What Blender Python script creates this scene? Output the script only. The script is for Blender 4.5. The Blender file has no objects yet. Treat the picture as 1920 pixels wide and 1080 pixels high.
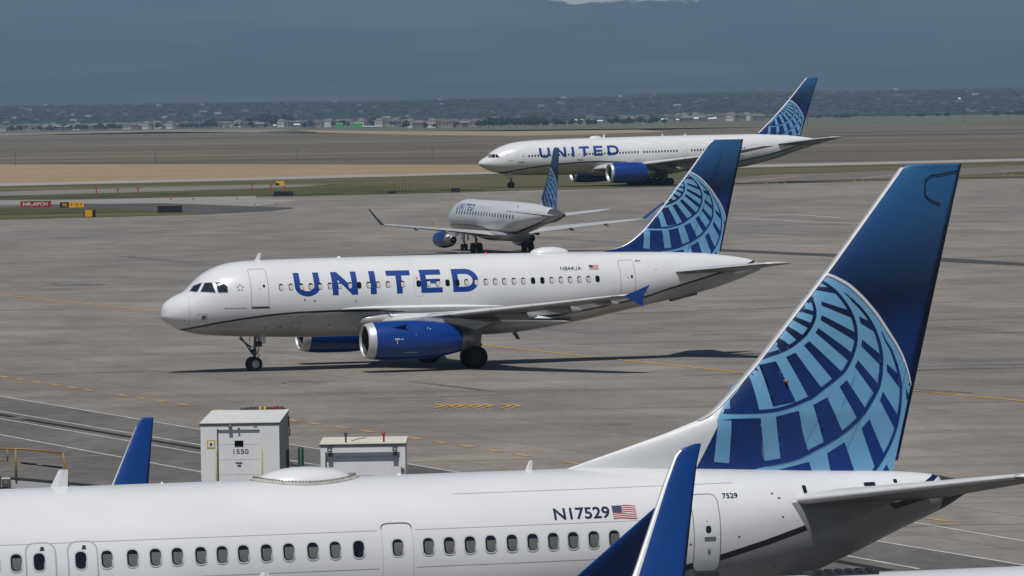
import bpy, bmesh, math, random, json
from math import sin, cos, tan, pi, radians, sqrt, atan2, exp
from mathutils import Vector, Matrix, noise
random.seed(7)
SC = bpy.context.scene
COL = SC.collection

# ------------------------------------------------------------------ camera, world, sun, exposure
cam_d = bpy.data.cameras.new("camera")
cam_d.sensor_width = 36.0
cam_d.lens = 200.0
cam_d.clip_start = 1.0
cam_d.clip_end = 60000.0
cam = bpy.data.objects.new("camera", cam_d)
COL.objects.link(cam)
PITCH, ROLL, CAM_Z = 0.0313, 0.0156, 13.65
fwd = Vector((0, cos(PITCH), -sin(PITCH)))
rgt = Vector((1, 0, 0))
upv = Vector((0, sin(PITCH), cos(PITCH)))
rx = rgt * cos(ROLL) - upv * sin(ROLL)
uy = rgt * sin(ROLL) + upv * cos(ROLL)
M = Matrix.Identity(4)
for i in range(3):
    M[i][0] = rx[i]; M[i][1] = uy[i]; M[i][2] = -fwd[i]
M[2][3] = CAM_Z
cam.matrix_world = M
SC.camera = cam

SUN_EL, SUN_AZ = radians(62), radians(187)      # azimuth the light comes FROM, clockwise from +Y
world = bpy.data.worlds.new("World")
SC.world = world
world.use_nodes = True
wt = world.node_tree
wt.nodes.clear()
sky = wt.nodes.new("ShaderNodeTexSky")
sky.sky_type = 'NISHITA'
sky.sun_disc = False
sky.sun_elevation = SUN_EL
sky.sun_rotation = SUN_AZ
sky.altitude = 1600
sky.air_density = 1.0
sky.dust_density = 1.5
bg = wt.nodes.new("ShaderNodeBackground")
bg.inputs[1].default_value = 0.05
wo = wt.nodes.new("ShaderNodeOutputWorld")
wt.links.new(sky.outputs[0], bg.inputs[0])
wt.links.new(bg.outputs[0], wo.inputs[0])
sun_d = bpy.data.lights.new("sun", 'SUN')
sun_d.energy = 4.0
sun_d.angle = radians(0.5)
sun_d.color = (1.0, 0.955, 0.9)
sun = bpy.data.objects.new("sun", sun_d)
COL.objects.link(sun)
sdir = Vector((sin(SUN_AZ) * cos(SUN_EL), cos(SUN_AZ) * cos(SUN_EL), sin(SUN_EL)))
sun.rotation_euler = sdir.to_track_quat('Z', 'Y').to_euler()
sun.location = (0, 0, 300)
vs = SC.view_settings
vs.view_transform = 'Standard'
vs.look = 'None'
vs.exposure = -0.08
vs.gamma = 1.0
vs.use_curve_mapping = False
SC.cycles.max_bounces = 6
SC.cycles.diffuse_bounces = 3
SC.cycles.volume_bounces = 0
SC.cycles.caustics_reflective = False
SC.cycles.caustics_refractive = False

# ------------------------------------------------------------------ materials
MATS = {}
def nodes_of(m):
    m.use_nodes = True
    nt = m.node_tree
    return nt, nt.nodes["Principled BSDF"]
def mat(name, color, rough=0.5, metal=0.0, var=0.0, scale=3.0, bump=0.0, coat=0.0, stretch=(1, 1, 1), var2=0.0):
    if name in MATS: return MATS[name]
    m = bpy.data.materials.new(name); nt, b = nodes_of(m)
    b.inputs["Roughness"].default_value = rough
    b.inputs["Metallic"].default_value = metal
    b.inputs["Coat Weight"].default_value = coat
    b.inputs["Coat Roughness"].default_value = 0.08
    c = (*color, 1)
    b.inputs["Base Color"].default_value = c
    if var > 0 or bump > 0:
        tc = nt.nodes.new("ShaderNodeTexCoord"); mp = nt.nodes.new("ShaderNodeMapping")
        mp.inputs["Scale"].default_value = stretch
        nt.links.new(tc.outputs["Object"], mp.inputs[0])
        n = nt.nodes.new("ShaderNodeTexNoise"); n.inputs["Scale"].default_value = scale
        n.inputs["Detail"].default_value = 8; n.inputs["Roughness"].default_value = 0.62
        nt.links.new(mp.outputs[0], n.inputs["Vector"])
        if var > 0:
            r = nt.nodes.new("ShaderNodeValToRGB")
            r.color_ramp.elements[0].position = 0.3; r.color_ramp.elements[1].position = 0.7
            r.color_ramp.elements[0].color = (*[x * (1 - var) for x in color], 1)
            r.color_ramp.elements[1].color = (*[min(1, x * (1 + var * 0.8)) for x in color], 1)
            nt.links.new(n.outputs[0], r.inputs[0]); nt.links.new(r.outputs[0], b.inputs["Base Color"])
        if bump > 0:
            bp = nt.nodes.new("ShaderNodeBump"); bp.inputs["Strength"].default_value = bump
            bp.inputs["Distance"].default_value = 0.05
            nt.links.new(n.outputs[0], bp.inputs["Height"]); nt.links.new(bp.outputs[0], b.inputs["Normal"])
    MATS[name] = m
    return m
W_ = (0.655, 0.67, 0.685)
WHITE = mat("white aircraft paint", W_, 0.28, var=0.035, scale=1.2, coat=0.35, stretch=(0.5, 1, 1))
GREYP = mat("grey belly paint", (0.36, 0.36, 0.355), 0.35, var=0.10, scale=0.9, coat=0.2, stretch=(0.3, 1, 1))
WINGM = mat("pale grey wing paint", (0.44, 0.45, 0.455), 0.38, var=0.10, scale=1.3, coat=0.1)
WINGD = mat("mid grey wing skin", (0.26, 0.265, 0.27), 0.42, var=0.15, scale=1.5)
SILVER = mat("satin silver edge", (0.52, 0.53, 0.55), 0.42, 0.35, var=0.05, scale=3)
SLATM = mat('pale slat paint', (0.60, 0.61, 0.62), 0.35, var=0.06, coat=0.2)
WINGU = mat('lower wing skin with painted shade', (0.17, 0.172, 0.175), 0.45, var=0.25, scale=1.6)  # underside shade is put into this darker colour
ALU = mat("bare polished aluminium", (0.72, 0.72, 0.73), 0.22, 1.0, var=0.06, scale=3)
STEEL = mat("dull exhaust steel", (0.30, 0.28, 0.26), 0.38, 0.9, var=0.25, scale=2.5, stretch=(3, 1, 1))
DARKMET = mat("dark sooty metal", (0.05, 0.05, 0.052), 0.5, 0.6)
BLUEE = mat("bright blue engine paint", (0.002, 0.036, 0.215), 0.3, var=0.10, scale=1.5, coat=0.2)
BLUEW = mat("winglet blue paint", (0.001, 0.040, 0.20), 0.38, var=0.06, scale=1.2, coat=0.08)
NAVYW = mat("deep navy winglet paint", (0.001, 0.006, 0.035), 0.35, coat=0.3)
GLIGHT = mat("light blue globe paint", (0.135, 0.33, 0.53), 0.42, var=0.08, scale=1.1)
RIMP = mat("pale silver arc paint", (0.58, 0.60, 0.62), 0.35, coat=0.3)
LETB = mat("royal blue lettering paint", (0.003, 0.038, 0.23), 0.4)
LETN = mat("navy lettering paint", (0.006, 0.010, 0.055), 0.4)
LETG = mat("light grey lettering paint", (0.52, 0.53, 0.54), 0.4)
BLACKP = mat("black line paint", (0.006, 0.008, 0.016), 0.35)
GLASS = mat("dark cabin glass", (0.004, 0.005, 0.008), 0.06, coat=0.5)
CPGLASS = mat("cockpit glass", (0.012, 0.02, 0.028), 0.05, coat=1.0)
SHADEM = mat("cabin window blind", (0.115, 0.12, 0.115), 0.5, var=0.15, scale=2)
SHADEL = mat("pale cabin window blind", (0.50, 0.50, 0.48), 0.5)
FRAMEM = mat("window frame ring", (0.50, 0.51, 0.53), 0.3)
SEAM = mat("door seam grey", (0.13, 0.135, 0.14), 0.5)
SEAML = mat("pale panel seam", (0.42, 0.43, 0.44), 0.5)
RUBBER = mat("tyre rubber", (0.012, 0.012, 0.013), 0.75)
HUB = mat("wheel hub grey", (0.40, 0.40, 0.40), 0.4, 0.3)
HUBD = mat("dark wheel hub", (0.035, 0.035, 0.035), 0.6)  # near-black hub tone used on the thicker gear legs
STRUT = mat("landing gear grey paint", (0.16, 0.16, 0.16), 0.4)
RED = mat("red lacquer", (0.42, 0.012, 0.012), 0.4)
FLAGR = mat("flag red", (0.40, 0.045, 0.055), 0.5)
FLAGB = mat("flag blue", (0.035, 0.045, 0.10), 0.5)
FLAGW = mat("flag white", (0.68, 0.68, 0.68), 0.5)
YEL = mat("yellow safety paint", (0.55, 0.36, 0.03), 0.5)

def fuselage_mat(name, belly, t):
    m = bpy.data.materials.new(name); nt, b = nodes_of(m)
    b.inputs["Roughness"].default_value = 0.27
    b.inputs["Coat Weight"].default_value = 0.35
    b.inputs["Coat Roughness"].default_value = 0.1
    at = nt.nodes.new("ShaderNodeAttribute"); at.attribute_name = "paint"
    tc = nt.nodes.new("ShaderNodeTexCoord"); mp = nt.nodes.new("ShaderNodeMapping")
    mp.inputs["Scale"].default_value = (0.5, 1.0, 1.4)
    nt.links.new(tc.outputs["Object"], mp.inputs[0])
    n = nt.nodes.new("ShaderNodeTexNoise"); n.inputs["Scale"].default_value = 0.8; n.inputs["Detail"].default_value = 8
    nt.links.new(mp.outputs[0], n.inputs["Vector"])
    def ramp(c, v):
        r = nt.nodes.new("ShaderNodeValToRGB")
        r.color_ramp.elements[0].position = 0.35; r.color_ramp.elements[1].position = 0.65
        r.color_ramp.elements[0].color = (*[x * (1 - v) for x in c], 1)
        r.color_ramp.elements[1].color = (*[x * (1 + v * 0.6) for x in c], 1)
        nt.links.new(n.outputs[0], r.inputs[0]); return r
    rw = ramp(W_, 0.035); rb = ramp(belly, 0.14)
    def cmp_(op, v):
        k = nt.nodes.new("ShaderNodeMath"); k.operation = op
        nt.links.new(at.outputs["Fac"], k.inputs[0]); k.inputs[1].default_value = v; return k
    g1 = cmp_('GREATER_THAN', -t); g2 = cmp_('GREATER_THAN', t)
    mx1 = nt.nodes.new("ShaderNodeMix"); mx1.data_type = 'RGBA'
    nt.links.new(g1.outputs[0], mx1.inputs[0]); nt.links.new(rb.outputs[0], mx1.inputs[6])
    mx1.inputs[7].default_value = (0.008, 0.010, 0.02, 1)
    mx2 = nt.nodes.new("ShaderNodeMix"); mx2.data_type = 'RGBA'
    nt.links.new(g2.outputs[0], mx2.inputs[0]); nt.links.new(mx1.outputs[2], mx2.inputs[6]); nt.links.new(rw.outputs[0], mx2.inputs[7])
    # faint circumferential and lengthwise skin joints
    sx = nt.nodes.new("ShaderNodeSeparateXYZ"); nt.links.new(tc.outputs["Object"], sx.inputs[0])
    md = nt.nodes.new("ShaderNodeMath"); md.operation = 'PINGPONG'; md.inputs[1].default_value = 2.6
    nt.links.new(sx.outputs[0], md.inputs[0])
    lt = nt.nodes.new("ShaderNodeMath"); lt.operation = 'LESS_THAN'; lt.inputs[1].default_value = 0.012
    nt.links.new(md.outputs[0], lt.inputs[0])
    ml = nt.nodes.new("ShaderNodeMath"); ml.operation = 'MULTIPLY'; ml.inputs[1].default_value = 0.05
    nt.links.new(lt.outputs[0], ml.inputs[0])
    mx3 = nt.nodes.new("ShaderNodeMix"); mx3.data_type = 'RGBA'
    nt.links.new(ml.outputs[0], mx3.inputs[0]); nt.links.new(mx2.outputs[2], mx3.inputs[6]); mx3.inputs[7].default_value = (0.3, 0.31, 0.32, 1)
    nt.links.new(mx3.outputs[2], b.inputs["Base Color"])
    bp = nt.nodes.new("ShaderNodeBump"); bp.inputs["Strength"].default_value = 0.05; bp.inputs["Distance"].default_value = 0.02
    nt.links.new(n.outputs[0], bp.inputs["Height"]); nt.links.new(bp.outputs[0], b.inputs["Normal"])
    return m

def fin_mat(name, z0, z1, xq, dots=0.05, dorsal=None):
    """livery print: blue to navy fade with a field of light dots growing towards the tip"""
    m = bpy.data.materials.new(name); nt, b = nodes_of(m)
    b.inputs["Roughness"].default_value = 0.42; b.inputs["Specular IOR Level"].default_value = 0.35
    L = nt.links
    def math_(op, a, c=None, v=None):
        k = nt.nodes.new("ShaderNodeMath"); k.operation = op
        if hasattr(a, 'links'): L.new(a, k.inputs[0])
        else: k.inputs[0].default_value = a
        if c is not None:
            if hasattr(c, 'links'): L.new(c, k.inputs[1])
            else: k.inputs[1].default_value = c
        return k.outputs[0]
    tc = nt.nodes.new("ShaderNodeTexCoord"); sx = nt.nodes.new("ShaderNodeSeparateXYZ"); L.new(tc.outputs["Object"], sx.inputs[0])
    X, Zz = sx.outputs[0], sx.outputs[2]
    t = math_('DIVIDE', math_('SUBTRACT', Zz, z0), z1 - z0)
    # sideways term: navy deepens towards the trailing edge
    s = math_('MULTIPLY', math_('SUBTRACT', math_('SUBTRACT', X, xq), math_('MULTIPLY', math_('SUBTRACT', Zz, z0), 0.55)), 0.055)
    tt = math_('SUBTRACT', t, s)
    r = nt.nodes.new("ShaderNodeValToRGB"); cr = r.color_ramp
    cr.elements[0].position = 0.0; cr.elements[0].color = (0.001, 0.026, 0.16, 1)
    cr.elements[1].position = 1.0; cr.elements[1].color = (0.002, 0.045, 0.19, 1)
    for p, c in ((0.28, (0.001, 0.018, 0.105, 1)), (0.44, (0.0005, 0.005, 0.035, 1)), (0.58, (0.0005, 0.009, 0.060, 1)), (0.76, (0.0008, 0.025, 0.13, 1))):
        el = cr.elements.new(p); el.color = c
    L.new(tt, r.inputs[0])
    u = math_('MULTIPLY', math_('ADD', X, Zz), pi / dots); v = math_('MULTIPLY', math_('SUBTRACT', X, Zz), pi / dots)
    dd = math_('MULTIPLY', math_('ABSOLUTE', math_('SINE', u)), math_('ABSOLUTE', math_('SINE', v)))
    th = nt.nodes.new("ShaderNodeMapRange"); th.inputs[1].default_value = 0.62; th.inputs[2].default_value = 1.0
    th.inputs[3].default_value = 0.98; th.inputs[4].default_value = 0.56
    L.new(math_('SUBTRACT', t, math_('MULTIPLY', s, -0.35)), th.inputs[0])
    g = math_('GREATER_THAN', dd, th.outputs[0])
    mx = nt.nodes.new("ShaderNodeMix"); mx.data_type = 'RGBA'
    L.new(g, mx.inputs[0]); L.new(r.outputs[0], mx.inputs[6]); mx.inputs[7].default_value = (0.08, 0.30, 0.54, 1)
    last = mx.outputs[2]
    if dorsal:      # white painted dorsal fillet in front of a slanting line
        q = math_('LESS_THAN', math_('SUBTRACT', X, math_('MULTIPLY', math_('SUBTRACT', Zz, dorsal[1]), dorsal[2])), dorsal[0])
        mw = nt.nodes.new("ShaderNodeMix"); mw.data_type = 'RGBA'; L.new(q, mw.inputs[0]); L.new(last, mw.inputs[6]); mw.inputs[7].default_value = (*W_, 1); last = mw.outputs[2]
    L.new(last, b.inputs["Base Color"])
    return m

# ------------------------------------------------------------------ object helpers
def link(o, parent=None):
    COL.objects.link(o)
    if parent is not None: o.parent = parent
    return o
def obj(name, verts, faces, mats, parent=None, smooth=False, fm=None):
    me = bpy.data.meshes.new(name)
    me.from_pydata([tuple(v) for v in verts], [], faces)
    if not isinstance(mats, (list, tuple)): mats = [mats]
    for m in mats: me.materials.append(m)
    if fm:
        for p, k in zip(me.polygons, fm): p.material_index = k
    if smooth:
        for p in me.polygons: p.use_smooth = True
    me.update()
    return link(bpy.data.objects.new(name, me), parent)
def tag(o, label=None, cat=None, group=None, kind=None):
    if label: o['label'] = label
    if cat: o['category'] = cat
    if group: o['group'] = group
    if kind: o['kind'] = kind
    return o
def empty(name, loc, rz=0, label=None, cat=None, group=None):
    o = bpy.data.objects.new(name, None); o.location = loc; o.rotation_euler = (0, 0, rz)
    o.empty_display_size = 0.5
    link(o); tag(o, label, cat, group); return o
class MB:
    def __init__(s): s.v = []; s.f = []; s.m = []
    def add(s, v, f, m=0):
        k = len(s.v); s.v += [tuple(x) for x in v]; s.f += [tuple(i + k for i in q) for q in f]; s.m += [m] * len(f)
    def box(s, x0, x1, y0, y1, z0, z1, m=0):
        s.add([(x0, y0, z0), (x1, y0, z0), (x1, y1, z0), (x0, y1, z0), (x0, y0, z1), (x1, y0, z1), (x1, y1, z1), (x0, y1, z1)],
              [(3, 2, 1, 0), (4, 5, 6, 7), (0, 1, 5, 4), (1, 2, 6, 5), (2, 3, 7, 6), (3, 0, 4, 7)], m)
    def tube(s, pts, r, n=8, m=0, cap=True):
        pts = [Vector(p) for p in pts]; rings = []
        rr = r if isinstance(r, (list, tuple)) else [r] * len(pts)
        for i, p in enumerate(pts):
            d = (pts[min(i + 1, len(pts) - 1)] - pts[max(i - 1, 0)]).normalized()
            a = d.cross(Vector((0, 0, 1)))
            if a.length < 1e-3: a = d.cross(Vector((0, 1, 0)))
            a.normalize(); b = d.cross(a)
            rings.append([p + (a * cos(2 * pi * k / n) + b * sin(2 * pi * k / n)) * rr[i] for k in range(n)])
        s.loft(rings, m, cap)
    def loft(s, rings, m=0, cap=True, closed=True):
        n = len(rings[0]); v = [p for r in rings for p in r]; f = []
        for i in range(len(rings) - 1):
            for k in range(n if closed else n - 1):
                k2 = (k + 1) % n
                f.append((i * n + k, i * n + k2, (i + 1) * n + k2, (i + 1) * n + k))
        if cap: f += [tuple(range(n))[::-1], tuple((len(rings) - 1) * n + k for k in range(n))]
        s.add(v, f, m)
    def lathe(s, prof, c, axis='x', n=36, m=0):
        rings = []
        for a, r in prof:
            ring = []
            for k in range(n):
                t = 2 * pi * k / n
                if axis == 'x': ring.append((c[0] + a, c[1] + r * cos(t), c[2] + r * sin(t)))
                elif axis == 'y': ring.append((c[0] + r * cos(t), c[1] + a, c[2] + r * sin(t)))
                else: ring.append((c[0] + r * cos(t), c[1] + r * sin(t), c[2] + a))
            rings.append(ring)
        s.loft(rings, m, cap=False)
    def build(s, name, mats, parent=None, smooth=False):
        return obj(name, s.v, s.f, mats, parent, smooth, s.m)
def interp(tab, x):
    if x <= tab[0][0]: return tab[0][1]
    for i in range(len(tab) - 1):
        a, b = tab[i], tab[i + 1]
        if x <= b[0]:
            return a[1] + (b[1] - a[1]) * (x - a[0]) / (b[0] - a[0])
    return tab[-1][1]
def smooth_tab(tab):
    """monotone cubic (Fritsch-Carlson) evaluated through a closure"""
    xs = [t[0] for t in tab]; ys = [t[1] for t in tab]; n = len(xs)
    d = [(ys[i + 1] - ys[i]) / (xs[i + 1] - xs[i]) for i in range(n - 1)]
    mm = [d[0]] + [0 if d[i - 1] * d[i] <= 0 else 2 * d[i - 1] * d[i] / (d[i - 1] + d[i]) for i in range(1, n - 1)] + [d[-1]]
    def f(x):
        if x <= xs[0]: return ys[0]
        if x >= xs[-1]: return ys[-1]
        i = 0
        while x > xs[i + 1]: i += 1
        h = xs[i + 1] - xs[i]; t = (x - xs[i]) / h
        return ys[i] * (2 * t**3 - 3 * t**2 + 1) + h * mm[i] * (t**3 - 2 * t**2 + t) + ys[i + 1] * (3 * t**2 - 2 * t**3) + h * mm[i + 1] * (t**3 - t**2)
    return f

# ------------------------------------------------------------------ surface prints (lettering, windows, globe art)
def poly2d_mesh(polys, gx, gz):
    """polygons in a plane -> triangulated mesh cut along a grid so that it can follow a curved skin"""
    bm = bmesh.new()
    for p in polys:
        vs_ = [bm.verts.new((x, 0, z)) for x, z in p]
        try: bm.faces.new(vs_)
        except ValueError: pass
    bmesh.ops.triangulate(bm, faces=bm.faces[:])
    if bm.verts:
        x0 = min(v.co.x for v in bm.verts); x1 = max(v.co.x for v in bm.verts)
        z0 = min(v.co.z for v in bm.verts); z1 = max(v.co.z for v in bm.verts)
        k = x0 + gx
        while k < x1:
            bmesh.ops.bisect_plane(bm, geom=bm.verts[:] + bm.edges[:] + bm.faces[:], plane_co=(k, 0, 0), plane_no=(1, 0, 0)); k += gx
        k = z0 + gz
        while k < z1:
            bmesh.ops.bisect_plane(bm, geom=bm.verts[:] + bm.edges[:] + bm.faces[:], plane_co=(0, 0, k), plane_no=(0, 0, 1)); k += gz
    v = [(q.co.x, q.co.z) for q in bm.verts]
    bm.verts.index_update()
    f = [tuple(q.index for q in fc.verts) for fc in bm.faces]
    bm.free()
    return v, f
def printed(name, polys, mapf, m, parent, gx=0.5, gz=0.12):
    v, f = poly2d_mesh(polys, gx, gz)
    vv = [mapf(x, z) for x, z in v]
    return obj(name, vv, f, m, parent, smooth=True)
def strips(a, b):
    return [[a[i], a[i + 1], b[i + 1], b[i]] for i in range(len(a) - 1)]
def pstrip(pts, w):
    out = []
    for i, p in enumerate(pts):
        a, b = pts[max(i - 1, 0)], pts[min(i + 1, len(pts) - 1)]; dx, dz = b[0] - a[0], b[1] - a[1]; l = sqrt(dx * dx + dz * dz)
        out.append((-dz / l * w / 2, dx / l * w / 2))
    return strips([(p[0] + n[0], p[1] + n[1]) for p, n in zip(pts, out)], [(p[0] - n[0], p[1] - n[1]) for p, n in zip(pts, out)])
def rrect(x0, x1, z0, z1, r, n=5):
    pts = []
    for cx, cz, a0 in ((x1 - r, z1 - r, 0), (x0 + r, z1 - r, 90), (x0 + r, z0 + r, 180), (x1 - r, z0 + r, 270)):
        for k in range(n + 1):
            t = radians(a0 + 90 * k / n); pts.append((cx + r * cos(t), cz + r * sin(t)))
    return pts
def ring(x0, x1, z0, z1, r, w):
    a = rrect(x0, x1, z0, z1, r); b = rrect(x0 + w, x1 - w, z0 + w, z1 - w, max(r - w, 0.01))
    return [[a[i], a[(i + 1) % len(a)], b[(i + 1) % len(a)], b[i]] for i in range(len(a))]
def united_letters(x0, z0, H):
    """the six bold capitals, each a list of polygons"""
    s, hb = 0.27, 0.225
    def q(*p): return [list(p)]
    out = []
    # U
    w = 1.16; o = []; i_ = []
    n = 14
    o.append((0, 1)); i_.append((s, 1)); o.append((0, .42)); i_.append((s, .42))
    for k in range(1, n):
        t = pi + pi * k / n
        o.append((w / 2 + w / 2 * cos(t), .42 + .44 * sin(t))); i_.append((w / 2 + (w / 2 - s) * cos(t), .42 + (.44 - hb) * sin(t)))
    o.append((w, .42)); i_.append((w - s, .42)); o.append((w, 1)); i_.append((w - s, 1))
    out.append((0, strips(o, i_)))
    out.append((1.71, [[(0, 0), (s, 0), (s, 1), (0, 1)], [(s, 1), (s, .66), (w - s + .01, 0), (w - s + .01, .34)], [(w - s + .01, 0), (w, 0), (w, 1), (w - s + .01, 1)]]))
    out.append((3.45, [[(0, 0), (.28, 0), (.28, 1), (0, 1)]]))
    w = 1.1
    out.append((4.24, [[(0, 1), (0, 1 - hb), (w, 1 - hb), (w, 1)], [(w / 2 - s / 2, 1 - hb), (w / 2 - s / 2, 0), (w / 2 + s / 2, 0), (w / 2 + s / 2, 1 - hb)]]))
    w = .97
    out.append((5.78, [[(0, 0), (s, 0), (s, 1), (0, 1)], [(s, 1), (s, 1 - hb), (w, 1 - hb), (w, 1)], [(s, .6), (s, .4), (w - .06, .4), (w - .06, .6)], [(s, hb), (s, 0), (w + .02, 0), (w + .02, hb)]]))
    w = 1.2; o = [(s, 1), (.62, 1)]; i_ = [(s, 1 - hb), (.60, 1 - hb)]
    for k in range(1, 14):
        t = pi / 2 - pi * k / 14
        o.append((.62 + (w - .62) * cos(t), .5 + .5 * sin(t))); i_.append((.60 + (w - .60 - s) * cos(t), .5 + (.5 - hb) * sin(t)))
    o += [(.62, 0), (s, 0)]; i_ += [(.60, hb), (s, hb)]
    out.append((7.26, [[(0, 0), (s, 0), (s, 1), (0, 1)]] + strips(o, i_)))
    return [[[(x0 + (dx + x) * H, z0 + z * H) for x, z in p] for p in ps] for dx, ps in out]
_fc = {}
def text_polys(txt, x0, z0, H, sx=1.0, bold=0.0, slant=0.0):
    cu = bpy.data.curves.new("t", 'FONT'); cu.body = txt; cu.size = 1.0; cu.offset = bold; cu.resolution_u = 3
    o = bpy.data.objects.new("t", cu); COL.objects.link(o)
    dg = bpy.context.evaluated_depsgraph_get()
    me = bpy.data.meshes.new_from_object(o.evaluated_get(dg))
    ps = [[(x0 + me.vertices[i].co.x * H / 0.72 * sx, z0 + me.vertices[i].co.y * H / 0.72) for i in p.vertices] for p in me.polygons]
    bpy.data.objects.remove(o); bpy.data.meshes.remove(me)
    return ps

# ------------------------------------------------------------------ aircraft parts
class Fus:
    def __init__(s, top, bot, wid, zc, length):
        s.top, s.bot, s.wid, s.zc, s.L = smooth_tab(top), smooth_tab(bot), smooth_tab(wid), smooth_tab(zc), length
    def dims(s, x):
        t, b, w = s.top(x), s.bot(x), max(s.wid(x), 0.02)
        c = min(max(s.zc(x), b + 0.02), t - 0.02)
        return t, b, w, c
    def hw(s, x, z):
        t, b, w, c = s.dims(x)
        k = (z - c) / (t - c) if z > c else (c - z) / (c - b)
        return w * sqrt(max(0.0, 1 - min(1, k * k)))
    def onto(s, off=0.008, side=-1):
        def f(x, z):
            t, b, w, c = s.dims(x)
            h = (t - c) if z > c else (c - b)
            k = max(-1, min(1, (z - c) / h))
            y = w * sqrt(1 - k * k)
            n = Vector((0, y / (w * w), (z - c) / (h * h)))
            e = 0.2
            dx = (s.hw(x + e, z) - s.hw(x - e, z)) / (2 * e)
            n.normalize(); n.x = -dx * n.y if abs(dx) < 2 else 0; n.normalize()
            return (x + n.x * off, side * (y + n.y * off), z + n.z * off)
        return f
    def mesh(s, parent, m, stripe, x0=0.0, nseg=72, step=0.25, name='fuselage'):
        xs = []; x = x0 + 0.002; d = 0.03
        while x < s.L: xs.append(x); x += d; d = min(step, d * 1.35)
        xs.append(s.L)
        rings = []; pa = []
        for x in xs:
            t, b, w, c = s.dims(x); r = []
            for k in range(nseg):
                a = 2 * pi * k / nseg
                z = c + ((t - c) if sin(a) > 0 else (c - b)) * sin(a)
                r.append((x, w * cos(a), z)); pa.append(z - interp(stripe, x))
            rings.append(r)
        mb = MB(); mb.loft(rings, 0, True)
        o = mb.build(name, m, parent, True)
        at = o.data.attributes.new("paint", 'FLOAT', 'POINT')
        at.data.foreach_set("value", pa)
        return o

def naca(u, t): return 5 * t * (0.2969 * sqrt(max(u, 0)) - 0.126 * u - 0.3516 * u * u + 0.2843 * u**3 - 0.1036 * u**4)
US = [0, .006, .02, .05, .1, .18, .3, .45, .6, .75, .9, 1.0]
def wing_rings(secs, side):
    """secs: (y, x_le, chord, z, t/c, camber droop)"""
    out = []
    for (y, xl, c, z, t) in secs:
        r = [(xl + u * c, side * y, z + naca(u, t) * c + 0.02 * c * sin(pi * u) - .01 * u * c) for u in US]
        r += [(xl + u * c, side * y, z - naca(u, t) * c * 0.8 + 0.02 * c * sin(pi * u) - .01 * u * c) for u in US[-2:0:-1]]
        out.append(r)
    return out
def dens(secs, n=6):
    out = []
    for a, b in zip(secs, secs[1:]):
        out += [tuple(a[i] + (b[i] - a[i]) * k / n for i in range(5)) for k in range(n)]
    return out + [secs[-1]]
def sec_at(secs, y):
    for a, b in zip(secs, secs[1:]):
        if y <= b[0]:
            k = (y - a[0]) / (b[0] - a[0]); return [a[i] + (b[i] - a[i]) * k for i in range(5)]
    return list(secs[-1])
def make_wing(root, secs, side, fairs, name='wing', slat=True, flap_y=None):
    mb = MB(); mb.loft(wing_rings(dens(secs), side), 0, True)
    nr = 2 * len(US) - 2
    for fi in range(len(mb.f)):
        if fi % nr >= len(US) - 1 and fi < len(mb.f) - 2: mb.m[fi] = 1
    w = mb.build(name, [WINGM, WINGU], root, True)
    # leading edge slats of bare metal
    if slat:
        for (ya, yb) in slat:
            mb = MB(); rr = []
            for k in range(5):
                y = ya + (yb - ya) * k / 4; _, xl, c, z, t = sec_at(secs, y); r = []
                for u, sg in [(.13, 1), (.08, 1), (.03, 1), (.008, 1), (0, 1), (.008, -1), (.03, -1), (.06, -1)]:
                    r.append((xl + u * c - .012, side * y, z + sg * naca(u, t) * c * (1.0 if sg > 0 else .8) + 0.02 * c * sin(pi * u) + (.012 if sg > 0 else -.012)))
                rr.append(r)
            mb.loft(rr, 0, False, closed=False); mb.build('slat', SLATM, w, True)
    # flap seams: real spoiler and flap panels lying 8 mm proud of the skin
    for (ya, yb, ua, ub) in (flap_y or []):
        mb = MB(); rr = []
        for k in range(5):
            y = ya + (yb - ya) * k / 4; _, xl, c, z, t = sec_at(secs, y)
            rr.append([(xl + u * c, side * y, z + naca(u, t) * c + 0.02 * c * sin(pi * u) - .01 * u * c + .009) for u in [ua + (ub - ua) * j / 4 for j in range(5)]])
        mb.loft(rr, 0, False, closed=False); mb.build('flap', WINGM, w, True)
    for (y, ln, r, dz) in fairs:
        _, xl, c, z, t = sec_at(secs, y)
        mb = MB(); x0 = xl + c * 0.52; rings = []
        for k in range(13):
            q_ = k / 12; rad = r * (sin(pi * min(1, q_ * 1.0)) ** 0.6 if 0 < q_ < 1 else 0.02)
            cx = x0 + q_ * ln; cz = z - dz * (0.5 + 0.7 * q_)
            rings.append([(cx, side * y + rad * 0.55 * cos(2 * pi * j / 12), cz + rad * sin(2 * pi * j / 12)) for j in range(12)])
        mb.loft(rings, 0, True); mb.build('flap_track_fairing', WINGD, w, True)
    return w
def fin_surface(le, te, tnom, dorsal_z=None):
    """LE and TE as x(z) tables; returns half thickness function"""
    fl = lambda z: interp(le, z); ft = lambda z: interp(te, z)
    def half(x, z):
        a, b = fl(z), ft(z); c = b - a
        if c <= 0: return 0
        u = max(0, min(1, (x - a) / c)); 
        tt = tnom(z)
        return naca(u, 1.0) * tt * 1.0
    return fl, ft, half
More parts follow.
